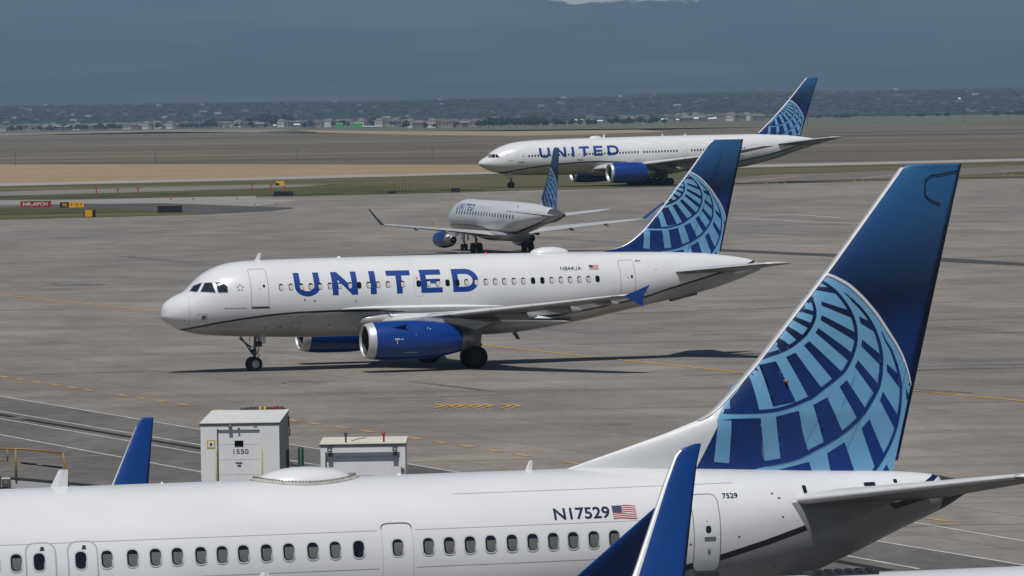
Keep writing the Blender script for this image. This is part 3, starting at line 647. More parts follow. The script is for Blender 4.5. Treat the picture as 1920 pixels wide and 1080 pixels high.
def winglet(parent, base, tip, side, m, le_m=None, cur=None, name='winglet', t=.10):
    """base / tip: (x_le, chord, y, z); intermediate by quadratic blend"""
    rr = []; N = 12; E = []
    for i in range(N + 1):
        q = i / N
        x = base[0] + (tip[0] - base[0]) * (q if cur is None else q + cur * q * (1 - q)); c = base[1] + (tip[1] - base[1]) * (q if cur is None else q)
        y = base[2] + (tip[2] - base[2]) * (q * .45 + .55 * sqrt(q)); z = base[3] + (tip[3] - base[3]) * (q * .75 + .25 * q * q)
        r = [(x + u * c, side * (y + naca(u, t) * c), z) for u in US] + [(x + u * c, side * (y - naca(u, t) * c), z) for u in US[-2:0:-1]]
        rr.append(r); E.append((x, c, y, z))
    mb = MB(); mb.loft(rr, 0, True); o = mb.build(name, m, parent, True)
    if le_m:
        rr = []
        for x, c, y, z in E[:-1]:
            rr.append([(x + u * c - .008, side * (y + s_ * (naca(u, t) * c + .008)), z) for u, s_ in ((le_w, 1), (le_w / 2, 1), (.02, 1), (0, 0), (.02, -1), (le_w / 2, -1), (le_w, -1))])
        mb = MB(); mb.loft(rr, 0, False, closed=False); mb.build('leading_edge', le_m, o, True)
    return o
le_w = .10

# ------------------------------------------------------------------ ground, markings, hills, mountains, haze
ENV = json.loads('''{"P": {"apron": [[-77.01, 762.03], [-68.48, 762.54], [-54.72, 770.12], [-41.44, 778.51], [-35.55, 793.77], [-33.8, 796.42], [-31.01, 815.45], [-35.74, 833.23], [-41.38, 924.84], [-25.97, 931.89], [-13.9, 942.85], [0.26, 958.38], [22.15, 972.82], [45.02, 994.45], [70.69, 1014.85], [91.99, 1018.88], [105.12, 1025.85]], "field": [[-172.58, 1710.88], [-68.82, 1541.44], [0.48, 1414.4], [60.31, 1330.57], [139.56, 1361.45], [317.88, 3098.83], [167.52, 3688.39], [45.69, 3372.9], [1.27, 3034.65], [-182.71, 4101.21], [-383.26, 4280.53], [-429.78, 4264.52]], "tan_near": [[-119.4, 1182.95], [-106.64, 1189.01], [-54.24, 1213.89], [-6.66, 1255.19], [0.4, 1255.88], [0.48, 1414.4], [-68.82, 1541.44], [-172.58, 1710.88]], "tan_far": [[-175.2, 4670.29], [-72.31, 3949.14], [1.56, 3641.26], [81.94, 3574.78], [88.32, 3199.6], [40.93, 3023.05], [1.25, 3003.38], [-47.7, 3272.94], [-129.76, 3895.95]], "tan_far2": [[-442.73, 4393.07], [-394.85, 4410.07], [-291.28, 4742.99], [-187.99, 4219.97], [-178.05, 4746.33], [-328.69, 5352.68], [-434.24, 4850.39]], "white_strip": [[-113.87, 1127.98], [-102.07, 1137.92], [-52.5, 1174.73], [-4.19, 1220.36], [57.67, 1272.46], [119.1, 1318.66], [136.37, 1330.37], [142.22, 1387.39], [124.17, 1374.66], [60.31, 1330.57], [-4.35, 1268.17], [-54.47, 1218.97], [-106.64, 1189.01], [-118.92, 1178.16]], "grass_a": [[-106.47, 1054.48], [-94.35, 1051.65], [-66.6, 1081.48], [-48.6, 1087.06], [-34.16, 1081.54], [-14.94, 1015.14], [0.26, 958.38], [22.15, 972.82], [34.23, 979.18], [45.02, 994.45], [70.69, 1014.85], [91.99, 1018.88], [105.12, 1025.85], [136.37, 1330.37], [119.1, 1318.66], [57.67, 1272.46], [-4.19, 1220.36], [-52.5, 1174.73], [-102.07, 1137.92], [-113.87, 1127.98]], "grey_strip": [[-100.31, 993.35], [-89.21, 994.22], [-62.88, 1020.84], [-46.53, 1040.47], [-39.35, 1057.48], [-34.16, 1081.54], [-48.78, 1091.13], [-66.6, 1081.48], [-94.35, 1051.65], [-106.47, 1054.48]], "grass_b": [[-95.44, 945.01], [-84.6, 942.73], [-70.73, 934.62], [-58.02, 941.63], [-42.32, 945.86], [-26.3, 943.97], [-14.03, 952.09], [0.26, 961.55], [-14.94, 1015.14], [-34.16, 1081.54], [-39.35, 1057.48], [-46.53, 1040.47], [-62.88, 1020.84], [-89.21, 994.22], [-100.31, 993.35]], "strip2": [[-90.19, 892.86], [-79.96, 890.83], [-67.09, 886.28], [-54.51, 884.45], [-37.59, 839.53], [-33.14, 889.54], [-41.25, 921.91], [-42.32, 945.86], [-58.02, 941.63], [-70.73, 934.62], [-84.6, 942.73], [-95.44, 945.01]], "asphalt": [[-87.0, 861.18], [-78.29, 872.16], [-73.85, 877.75], [-68.4, 892.56], [-54.02, 876.46], [-37.48, 837.12], [-31.92, 825.19], [-31.01, 815.45], [-33.8, 796.42], [-35.55, 793.77], [-38.24, 787.86], [-41.44, 778.51], [-47.06, 799.61], [-61.44, 842.84], [-71.28, 847.11], [-76.02, 846.8]], "island": [[-77.01, 762.03], [-68.48, 762.54], [-54.72, 770.12], [-41.44, 778.51], [-44.94, 801.95], [-47.58, 808.49], [-59.75, 841.32], [-68.65, 853.95], [-76.91, 856.76], [-87.0, 861.18]], "taxi_r": [[31.33, 1003.64], [46.13, 1018.8], [58.68, 1037.88], [72.72, 1043.95], [100.43, 1112.25], [116.64, 1138.08], [125.47, 1224.16], [109.66, 1214.24], [81.5, 1169.7], [69.45, 1151.76], [50.96, 1125.04], [42.95, 1082.69], [35.01, 1028.67]], "dark_strip": [[19.57, 547.65], [26.78, 527.8], [38.16, 501.93], [43.44, 482.23], [48.2, 471.25], [47.28, 462.27], [42.59, 472.83], [37.2, 489.27], [26.25, 517.48], [19.21, 537.54]], "stain_a": [[-39.46, 475.59], [-38.33, 481.02], [-35.63, 481.12], [-32.13, 474.74], [-31.76, 467.19], [-32.82, 460.61], [-35.4, 466.19], [-38.51, 472.14]], "stain_b": [[21.31, 295.82], [23.3, 296.37], [26.85, 295.75], [26.47, 291.59], [24.42, 289.9], [21.72, 290.23], [21.27, 293.38]], "stain_c": [[-12.57, 289.45], [-10.96, 290.06], [-9.8, 287.98], [-10.52, 285.42], [-12.15, 285.94]], "stain_d": [[2.91, 246.19], [4.31, 246.64], [4.74, 245.26], [3.8, 244.28]]}, "L": {"white": [[[-27.33, 284.76], [-2.12, 214.42], [14.96, 167.31], [15.95, 164.6]], [[-25.93, 269.95], [-13.0, 234.94], [9.66, 172.81], [11.81, 166.56]], [[-25.27, 263.11], [-12.7, 229.16], [9.12, 168.85]], [[-24.03, 249.98], [-12.04, 217.17], [-4.94, 197.63]], [[12.78, 185.6], [13.82, 182.53], [15.79, 176.47], [16.82, 173.46]]], "whitefar": [[[27.0, 698.94], [34.04, 669.91], [39.66, 652.92], [47.85, 620.28], [54.72, 606.92], [58.24, 596.35]], [[28.09, 726.86], [36.04, 709.06], [39.64, 688.53]], [[-40.0, 657.99], [-38.65, 657.02]], [[27.84, 703.48], [36.21, 712.53]]], "slot": [[[-25.62, 266.73], [-22.84, 259.2]], [[-22.16, 256.99], [-12.89, 232.47], [10.9, 166.15]]], "dash": [[[-28.26, 303.51], [-19.42, 278.56], [-13.76, 262.98], [-4.46, 238.15], [1.9, 219.91], [13.57, 186.88], [15.56, 181.47]]], "brown": [[[-20.7, 219.29], [-13.73, 219.85], [-2.18, 221.28], [1.46, 222.05]], [[10.89, 183.15], [12.56, 183.27], [14.6, 183.77], [16.43, 183.62], [17.79, 183.33]]], "yellow": [[[-42.85, 447.92], [-39.49, 438.56], [-24.09, 394.72], [-1.95, 331.55], [4.73, 311.31], [11.84, 291.2], [19.06, 270.11], [23.29, 259.4], [24.82, 255.19]]], "yfaint": [[[28.15, 454.63], [33.54, 440.36], [38.45, 427.03], [41.02, 420.55]], [[9.78, 395.52], [18.18, 373.2], [26.07, 352.21], [30.38, 337.77]], [[-28.21, 299.86], [-25.36, 299.51], [-18.13, 300.71], [-13.03, 300.21]]], "pink": [[[41.27, 1028.57], [56.23, 1104.26]], [[65.02, 1053.96], [74.41, 1097.53]], [[96.53, 1127.58], [104.07, 1146.59]]], "ymark": [[[-55.94, 705.13], [-54.95, 704.38]], [[-52.41, 698.64], [-48.24, 692.36]]]}}''')
def ground_mat(name, c, spread, scale, stretch=(1, 1, 1), rough=.9, fine=.25, c2=None, bump=.0, rot=0.0):
    m = bpy.data.materials.new(name); nt, b = nodes_of(m); L = nt.links
    b.inputs["Roughness"].default_value = rough; b.inputs["Specular IOR Level"].default_value = .25
    tc = nt.nodes.new("ShaderNodeTexCoord"); mp = nt.nodes.new("ShaderNodeMapping"); mp.inputs["Scale"].default_value = stretch
    mp.inputs["Rotation"].default_value = (0, 0, rot); L.new(tc.outputs["Object"], mp.inputs[0])
    n = nt.nodes.new("ShaderNodeTexNoise"); n.inputs["Scale"].default_value = scale; n.inputs["Detail"].default_value = 12; n.inputs["Roughness"].default_value = .65
    L.new(mp.outputs[0], n.inputs["Vector"])
    r = nt.nodes.new("ShaderNodeValToRGB"); r.color_ramp.elements[0].position = .32; r.color_ramp.elements[1].position = .68
    c2 = c2 or [x * (1 + spread) for x in c]
    r.color_ramp.elements[0].color = (*[x * (1 - spread) for x in c], 1); r.color_ramp.elements[1].color = (*c2, 1)
    L.new(n.outputs[0], r.inputs[0])
    n2 = nt.nodes.new("ShaderNodeTexNoise"); n2.inputs["Scale"].default_value = scale * 14; n2.inputs["Detail"].default_value = 6; L.new(mp.outputs[0], n2.inputs["Vector"])
    mr = nt.nodes.new("ShaderNodeMapRange"); mr.inputs[1].default_value = .25; mr.inputs[2].default_value = .75; mr.inputs[3].default_value = 1 - fine; mr.inputs[4].default_value = 1 + fine; L.new(n2.outputs[0], mr.inputs[0])
    mx = nt.nodes.new("ShaderNodeMix"); mx.data_type = 'RGBA'; mx.blend_type = 'MULTIPLY'; mx.inputs[0].default_value = 1
    L.new(r.outputs[0], mx.inputs[6]); L.new(mr.outputs[0], mx.inputs[7]); L.new(mx.outputs[2], b.inputs["Base Color"])
    if bump:
        bp = nt.nodes.new("ShaderNodeBump"); bp.inputs["Strength"].default_value = bump; bp.inputs["Distance"].default_value = .3; L.new(n2.outputs[0], bp.inputs["Height"]); L.new(bp.outputs[0], b.inputs["Normal"])
    return m
def concrete_mat():
    m = bpy.data.materials.new("weathered apron concrete"); nt, b = nodes_of(m); L = nt.links
    b.inputs["Roughness"].default_value = .85; b.inputs["Specular IOR Level"].default_value = .3
    tc = nt.nodes.new("ShaderNodeTexCoord")
    def mapping(sc, rot=0.0, loc=(0, 0, 0)):
        mp = nt.nodes.new("ShaderNodeMapping"); mp.inputs["Scale"].default_value = sc; mp.inputs["Rotation"].default_value = (0, 0, rot); mp.inputs["Location"].default_value = loc
        L.new(tc.outputs["Object"], mp.inputs[0]); return mp.outputs[0]
    def noise_(vec, sc, det=10, ro=.62, dist=0):
        n = nt.nodes.new("ShaderNodeTexNoise"); n.inputs["Scale"].default_value = sc; n.inputs["Detail"].default_value = det; n.inputs["Roughness"].default_value = ro; n.inputs["Distortion"].default_value = dist
        L.new(vec, n.inputs["Vector"]); return n.outputs[0]
    def rng(v, a, b_, c, d):
        k = nt.nodes.new("ShaderNodeMapRange"); k.inputs[1].default_value = a; k.inputs[2].default_value = b_; k.inputs[3].default_value = c; k.inputs[4].default_value = d; L.new(v, k.inputs[0]); return k.outputs[0]
    def mul(a, c):
        k = nt.nodes.new("ShaderNodeMath"); k.operation = 'MULTIPLY'; L.new(a, k.inputs[0])
        if hasattr(c, 'links'): L.new(c, k.inputs[1])
        else: k.inputs[1].default_value = c
        return k.outputs[0]
    big = rng(noise_(mapping((.9, .16, 1), 1.24), .035, 8, .6), .36, .64, .82, 1.12)
    mid = rng(noise_(mapping((1, .45, 1), .3), .16, 10, .62, .6), .34, .66, .82, 1.12)
    fine = rng(noise_(mapping((1, .6, 1)), 1.6, 8, .7), .32, .68, .86, 1.10)
    # rubber and drag streaks along the taxi direction
    st = rng(noise_(mapping((.05, 1.3, 1), .345), .22, 9, .6), .56, .76, 1.0, .74)
    st2 = rng(noise_(mapping((1.1, .05, 1), .36), .30, 7, .6), .60, .75, 1.0, .86)
    st3 = rng(noise_(mapping((.055, 1, 1), .05, (3, 17, 0)), .24, 9, .66), .34, .66, .85, 1.09)
    st4 = rng(noise_(mapping((.028, 1, 1), .10, (9, 3, 0)), .62, 6, .6), .60, .66, 1.0, .80)
    # oil and tar patches
    pt = rng(noise_(mapping((1, .35, 1), .9, (31, 7, 0)), .075, 6, .55, 1.0), .66, .72, 1.0, .70)
    # cast slabs with slightly different tones and sealed joints
    br = nt.nodes.new("ShaderNodeTexBrick"); br.inputs["Scale"].default_value = 1.0; br.offset = 0.0
    br.inputs["Brick Width"].default_value = 6.1; br.inputs["Row Height"].default_value = 6.1; br.inputs["Mortar Size"].default_value = .035; br.inputs["Mortar Smooth"].default_value = .1; br.inputs["Bias"].default_value = 0
    br.inputs["Color1"].default_value = (.93, .93, .93, 1); br.inputs["Color2"].default_value = (1.06, 1.055, 1.04, 1); br.inputs["Mortar"].default_value = (.50, .49, .48, 1)
    L.new(mapping((1, 1, 1), 1.224), br.inputs["Vector"])
    v = mul(mul(mul(mul(big, mid), mul(fine, st)), mul(st2, pt)), mul(st3, st4))
    tint = nt.nodes.new("ShaderNodeValToRGB"); tint.color_ramp.elements[0].position = .35; tint.color_ramp.elements[1].position = .65
    tint.color_ramp.elements[0].color = (.205, .193, .180, 1); tint.color_ramp.elements[1].color = (.245, .220, .193, 1)
    L.new(noise_(mapping((1, .3, 1), .2, (5, 90, 0)), .03, 5), tint.inputs[0])
    a = nt.nodes.new("ShaderNodeMix"); a.data_type = 'RGBA'; a.blend_type = 'MULTIPLY'; a.inputs[0].default_value = 1; L.new(tint.outputs[0], a.inputs[6]); L.new(v, a.inputs[7])
    c = nt.nodes.new("ShaderNodeMix"); c.data_type = 'RGBA'; c.blend_type = 'MULTIPLY'; c.inputs[0].default_value = 1; L.new(a.outputs[2], c.inputs[6]); L.new(br.outputs[0], c.inputs[7])
    # the older strip between the stand lines is darker asphalt-like concrete
    L.new(c.outputs[2], b.inputs["Base Color"])
    return m
def sheet(name, pts, z, m, kind='structure'):
    # triangulate concave outlines
    bm = bmesh.new(); vs_ = [bm.verts.new((x, y, z)) for x, y in pts]; bm.faces.new(vs_); bmesh.ops.triangulate(bm, faces=bm.faces[:])
    bm.normal_update()
    for f in bm.faces:
        if f.normal.z < 0: f.normal_flip()
    me = bpy.data.meshes.new(name); bm.to_mesh(me); bm.free(); me.materials.append(m)
    o = link(bpy.data.objects.new(name, me)); tag(o, kind=kind); return o
EP = ENV['P']
G_base = ground_mat("dry plain grass", (.125, .115, .075), .35, .004, (1, 1, 1), fine=.3)
sheet('ground', [(-8400, -450), (8400, -450), (8400, 26000), (-8400, 26000)], -.03, G_base)
sheet('apron', EP['apron'] + [[400, 1000], [700, 900], [700, -300], [-500, -300], [-500, 700]], .0, concrete_mat())
fieldm = ground_mat("ploughed brown field", (.118, .106, .088), .42, .014, (.12, .5, 1), fine=.3, rot=.06, c2=(.185, .155, .105))
sheet('field', EP['field'], -.020, fieldm)
sheet('dirt_strip', EP['tan_near'], -.012, ground_mat("sandy dirt", (.285, .215, .130), .12, .02, (.2, 1, 1), fine=.12))
tanf = ground_mat("sandy far strip", (.30, .225, .14), .15, .01, fine=.15)
sheet('dirt_strip', EP['tan_far'], -.010, tanf); sheet('dirt_strip', EP['tan_far2'], -.008, ground_mat("pale far gravel", (.22, .20, .15), .2, .01, fine=.2))
lc = ground_mat("pale taxiway concrete", (.30, .285, .27), .12, .05, (.3, 1, 1), fine=.15)
grassm = ground_mat("rough airfield grass", (.030, .045, .018), .4, .05, (.06, 1, 1), fine=.5, c2=(.165, .140, .068))
grassd = ground_mat("darker airfield grass", (.032, .048, .018), .4, .04, (.3, 1, 1), fine=.5, c2=(.110, .105, .040))
asph = ground_mat("old asphalt", (.075, .074, .073), .2, .05, (.2, 1, 1), fine=.15)
sheet('taxiway', EP['white_strip'], .004, lc); sheet('grass_verge', EP['grass_a'], .008, grassm); sheet('service_road', EP['grey_strip'], .012, ground_mat("worn grey road", (.19, .18, .165), .15, .05, (.3, 1, 1)))
sheet('grass_verge', EP['grass_b'], .016, grassd); sheet('taxiway', EP['strip2'], .012, ground_mat("striped shoulder concrete", (.26, .25, .24), .35, .22, (.02, 1, 1), fine=.1))
sheet('asphalt_shoulder', EP['asphalt'], .020, asph); sheet('grass_island', EP['island'], .024, grassd)
sheet('taxiway', EP['taxi_r'], .012, ground_mat("reddish grey taxiway", (.155, .135, .125), .15, .05, (.2, 1, 1)))
def smear_m(i):
    nm = "rubber smear %d" % (i % 5)
    return bpy.data.materials.get(nm) or ground_mat(nm, [(.16, .155, .147), (.19, .185, .175), (.13, .127, .122), (.20, .19, .175), (.17, .163, .155)][i % 5], .3, .5, (.3, 1, 1), fine=.3)
bandm = ground_mat("dark band ground", (.060, .058, .056), .25, .3, (.3, 1, 1), fine=.3)
sheet('dark_band', EP['dark_strip'], .006, bandm)  # mottled dark band laid over the far concrete
sheet('asphalt_stand', [(-60, 375.2), (-25.2, 278.79), (-2.12, 214.42), (14.96, 167.31), (32, 120.3), (60, 40), (-120, 40), (-120, 375)], .003, ground_mat("dark stand asphalt", (.115, .110, .104), .24, .10, (1, .4, 1), fine=.2, c2=(.165, .157, .147)))
for k in ('stain_a', 'stain_b', 'stain_c', 'stain_d'):
    xs_ = [p[0] for p in EP[k]]; ys_ = [p[1] for p in EP[k]]; x0, x1, y0, y1 = min(xs_), max(xs_), min(ys_), max(ys_)
    for i in range(9 if k in ('stain_a', 'stain_b') else 4):
        cx, cy = random.uniform(x0, x1), random.uniform(y0, y1); l, w_ = random.uniform(.25, .5) * (x1 - x0), random.uniform(.05, .22) * (y1 - y0)
        sheet('tar_patch', [(cx + l * cos(2 * pi * q / 16) * random.uniform(.6, 1.1) + .0, cy + w_ * sin(2 * pi * q / 16) * random.uniform(.6, 1.2)) for q in range(16)], .0070 + .0003 * i, smear_m(i))
weed = ground_mat("dark green weeds", (.018, .040, .014), .4, .2, (.3, 1, 1), fine=.5)
for i in range(26):
    cx, cy = random.choice([(random.uniform(-22, -6), random.uniform(962, 985)), (random.uniform(-40, -26), random.uniform(946, 960)), (random.uniform(-88, -60), random.uniform(800, 845)), (random.uniform(-95, -50), random.uniform(955, 990))])
    l, w_ = random.uniform(1.5, 4.5), random.uniform(1.0, 4)
    sheet('weed_patch', [(cx + l * cos(2 * pi * q / 14) * random.uniform(.6, 1.2), cy + w_ * sin(2 * pi * q / 14) * random.uniform(.6, 1.2)) for q in range(14)], .030 + .0003 * i, weed)
# scattered rubber smears
for i in range(46):
    cx, cy = random.uniform(-45, 48), random.uniform(215, 720); l, w_ = random.uniform(2, 9), random.uniform(.15, .7); a = random.choice([.345, .345, .35, 1.9, .3]) + random.gauss(0, .05)
    pts = []
    for k in range(14):
        t = 2 * pi * k / 14; q = 1 + random.uniform(-.25, .25); u, v = l * cos(t) * q, w_ * sin(t) * q
        pts.append((cx + u * cos(a) - v * sin(a), cy + u * sin(a) + v * cos(a)))
    sheet('tar_patch', pts, .0080 + .00004 * i, smear_m(i))
def paintm(name, c): return ground_mat(name, c, .22, .8, fine=.3)
PW, PY, PO, PF, PBR = paintm("worn white line paint", (.50, .50, .49)), paintm("yellow line paint", (.58, .34, .055)), paintm("orange dash paint", (.42, .27, .11)), paintm("faded yellow paint", (.30, .235, .15)), paintm("brown seam", (.20, .14, .06))
PP = paintm("faded pink line", (.42, .28, .23)); PS = mat("drain slot black", (.006, .006, .006), .8)
ZL = [.010]
def line(name, pts, w, m, dash=None, z=None):
    pts = [Vector((*p, 0)) for p in pts]; mb = MB(); ZL[0] += .0004; z = z or ZL[0]
    for a, b in zip(pts, pts[1:]):
        d = (b - a); Ln_ = d.length; d.normalize(); n = Vector((-d.y, d.x, 0)) * w / 2
        segs = [(0, Ln_)] if not dash else [(k * (dash[0] + dash[1]), k * (dash[0] + dash[1]) + dash[0]) for k in range(int(Ln_ / (dash[0] + dash[1])))]
        for s0, s1 in segs:
            p, q = a + d * s0, a + d * s1
            mb.add([(p.x - n.x, p.y - n.y, z), (q.x - n.x, q.y - n.y, z), (q.x + n.x, q.y + n.y, z), (p.x + n.x, p.y + n.y, z)], [(0, 1, 2, 3)])
    o = mb.build(name, m); tag(o, kind='structure'); return o
EL = ENV['L']
for s_ in EL['white']: line('stand_line', s_, .13, PW)
for s_ in EL['whitefar']: line('stand_line', s_, .55, PW)
for s_ in EL['slot']: line('drain_slot', s_, .42, PS)
for s_ in EL['dash']:
    line('dashed_line', s_, .32, PO, (1.7, 1.7))
for s_ in EL['brown']: line('brown_line', s_, .12, PBR)
for s_ in EL['yellow']: line('taxi_line', s_, .23, PY)
for s_ in EL['yfaint']: line('taxi_line', s_, .22, PF, (2.4, 1.6))
for s_ in EL['pink']: line('pink_line', s_, .8, PP)
for s_ in EL['ymark']: line('taxi_line', s_, .8, PO)
random.seed(17)
for i in range(14):     # tyre tracks left by taxiing jets, in pairs
    cx, cy = random.uniform(-35, 42), random.uniform(230, 640); ln = random.uniform(18, 60); a = -1.22 + random.gauss(0, .10) if i % 2 else .34 + random.gauss(0, .08)
    for off in (0, random.uniform(.8, 1.1)):
        pts = []
        for k in range(7):
            t = (k / 6 - .5) * ln; b = a + .0015 * t * (1 if i % 3 else -1); pts.append((cx + t * cos(b) - off * sin(a), cy + t * sin(b) + off * cos(a)))
        line('tyre_track', pts, .16, smear_m([0, 2, 4][i % 3]))
# hatched stand marking: short chevrons
mb = MB(); g0, g1 = Vector((-3.66, 262.8, 0)), Vector((0.28, 261.6, 0)); du = (g1 - g0)
for k in range(9):
    if k == 6: continue
    c = g0 + du * (k + .5) / 9; s_ = 1 if k % 2 else -1
    for j in (-1, 1):
        a = c + Vector((-.2, j * 1.6 * s_, 0)); b = c + Vector((.22, 0, 0)); n = Vector((0.09, .0, 0))
        mb.add([(a.x - n.x, a.y, .03), (b.x - n.x, b.y, .03), (b.x + n.x, b.y, .03), (a.x + n.x, a.y, .03)], [(0, 1, 2, 3)])
tag(mb.build('stand_marking', PY), kind='structure')

def hill_z(x, y):
    n1 = noise.fractal(Vector((x / 2600, y / 2600, 3.1)), 1.0, 2.0, 5)
    n2 = noise.fractal(Vector((x / 420, y / 420, 8.1)), 1.0, 2.0, 4)
    t = max(0, min(1, (y - 6300) / 3000)); t = t * t * (3 - 2 * t)
    return -.6 + t * (36 + 5 * n1 + (4 if 200 < x < 1300 else 0)) + n2 * 2.2 * t
def heightfield(name, x0, x1, nx, y0, y1, ny, f, m):
    v = []; fc = []
    for j in range(ny + 1):
        y = y0 + (y1 - y0) * j / ny
        for i in range(nx + 1):
            x = x0 + (x1 - x0) * i / nx; v.append((x, y, f(x, y)))
    for j in range(ny):
        for i in range(nx):
            a = j * (nx + 1) + i; fc.append((a, a + 1, a + nx + 2, a + nx + 1))
    o = obj(name, v, fc, m, None, True); tag(o, kind='structure'); return o
hm = ground_mat("wooded suburb slope", (.022, .028, .027), .5, .006, (1, .35, 1), fine=.6, c2=(.050, .052, .050))
heightfield('hills', -4200, 4200, 210, 6250, 12500, 80, hill_z, hm)
def mtn_z(x, y):
    t = max(0, min(1, (y - 12000) / 13000))
    n1 = noise.fractal(Vector((x / 5200, y / 5200, 1.7)), .9, 2.1, 7)
    n2 = abs(noise.fractal(Vector((x / 1500 + 5, y / 2300, 4.7)), .9, 2.1, 5))
    return 20 + (t ** 1.6) * (700 + 160 * n1) + t * 120 * (.5 - n2) - (60 if t == 0 else 0)
def mountain_mat():
    m = bpy.data.materials.new("forested mountain with snow"); nt, b = nodes_of(m); L = nt.links
    b.inputs["Roughness"].default_value = .95; b.inputs["Specular IOR Level"].default_value = .1
    tc = nt.nodes.new("ShaderNodeTexCoord")
    mp = nt.nodes.new("ShaderNodeMapping"); mp.inputs["Scale"].default_value = (.0009, .0005, .0020); L.new(tc.outputs["Object"], mp.inputs[0])
    n = nt.nodes.new("ShaderNodeTexNoise"); n.inputs["Scale"].default_value = 1; n.inputs["Detail"].default_value = 12; n.inputs["Roughness"].default_value = .6; L.new(mp.outputs[0], n.inputs["Vector"])
    r = nt.nodes.new("ShaderNodeValToRGB"); r.color_ramp.elements[0].position = .42; r.color_ramp.elements[1].position = .66
    r.color_ramp.elements[0].color = (.026, .036, .044, 1); r.color_ramp.elements[1].color = (.068, .070, .066, 1); L.new(n.outputs[0], r.inputs[0])
    sx = nt.nodes.new("ShaderNodeSeparateXYZ"); L.new(tc.outputs["Object"], sx.inputs[0])
    mp2 = nt.nodes.new("ShaderNodeMapping"); mp2.inputs["Scale"].default_value = (.006, .0012, .018); L.new(tc.outputs["Object"], mp2.inputs[0])
    n2 = nt.nodes.new("ShaderNodeTexNoise"); n2.inputs["Scale"].default_value = 1; n2.inputs["Detail"].default_value = 12; n2.inputs["Roughness"].default_value = .7; L.new(mp2.outputs[0], n2.inputs["Vector"])
    def mr(v, a, b_, c, d):
        k = nt.nodes.new("ShaderNodeMapRange"); k.inputs[1].default_value = a; k.inputs[2].default_value = b_; k.inputs[3].default_value = c; k.inputs[4].default_value = d; L.new(v, k.inputs[0]); return k.outputs[0]
    def mt(op, a, c):
        k = nt.nodes.new("ShaderNodeMath"); k.operation = op
        for i, q in enumerate((a, c)):
            if hasattr(q, 'links'): L.new(q, k.inputs[i])
            else: k.inputs[i].default_value = q
        return k.outputs[0]
    hz = mr(sx.outputs[2], 338, 420, -.25, .21)
    dx = mt('ABSOLUTE', mt('SUBTRACT', sx.outputs[0], 430), 0); cx = mr(dx, 230, 430, .09, -.45)
    s = mr(mt('ADD', mt('ADD', n2.outputs[0], hz), cx), .56, .64, 0, 1)
    mx = nt.nodes.new("ShaderNodeMix"); mx.data_type = 'RGBA'; L.new(s, mx.inputs[0]); L.new(r.outputs[0], mx.inputs[6]); mx.inputs[7].default_value = (.50, .47, .46, 1)
    L.new(mx.outputs[2], b.inputs["Base Color"]); return m
heightfield('mountains', -8000, 8000, 240, 12400, 25900, 200, mtn_z, mountain_mat())

hz = bpy.data.materials.new("haze"); hz.use_nodes = True; nt = hz.node_tree; nt.nodes.clear()
pv = nt.nodes.new("ShaderNodeVolumePrincipled"); pv.inputs["Color"].default_value = (.41, .66, .93, 1); pv.inputs["Density"].default_value = 5.2e-5; pv.inputs["Anisotropy"].default_value = 0
ou = nt.nodes.new("ShaderNodeOutputMaterial"); nt.links.new(pv.outputs[0], ou.inputs["Volume"])
mb = MB(); mb.box(-8600, 8600, -600, 26400, -62, 1150); hb = mb.build('haze', hz); tag(hb, kind='stuff'); hb.data.flip_normals() if False else None

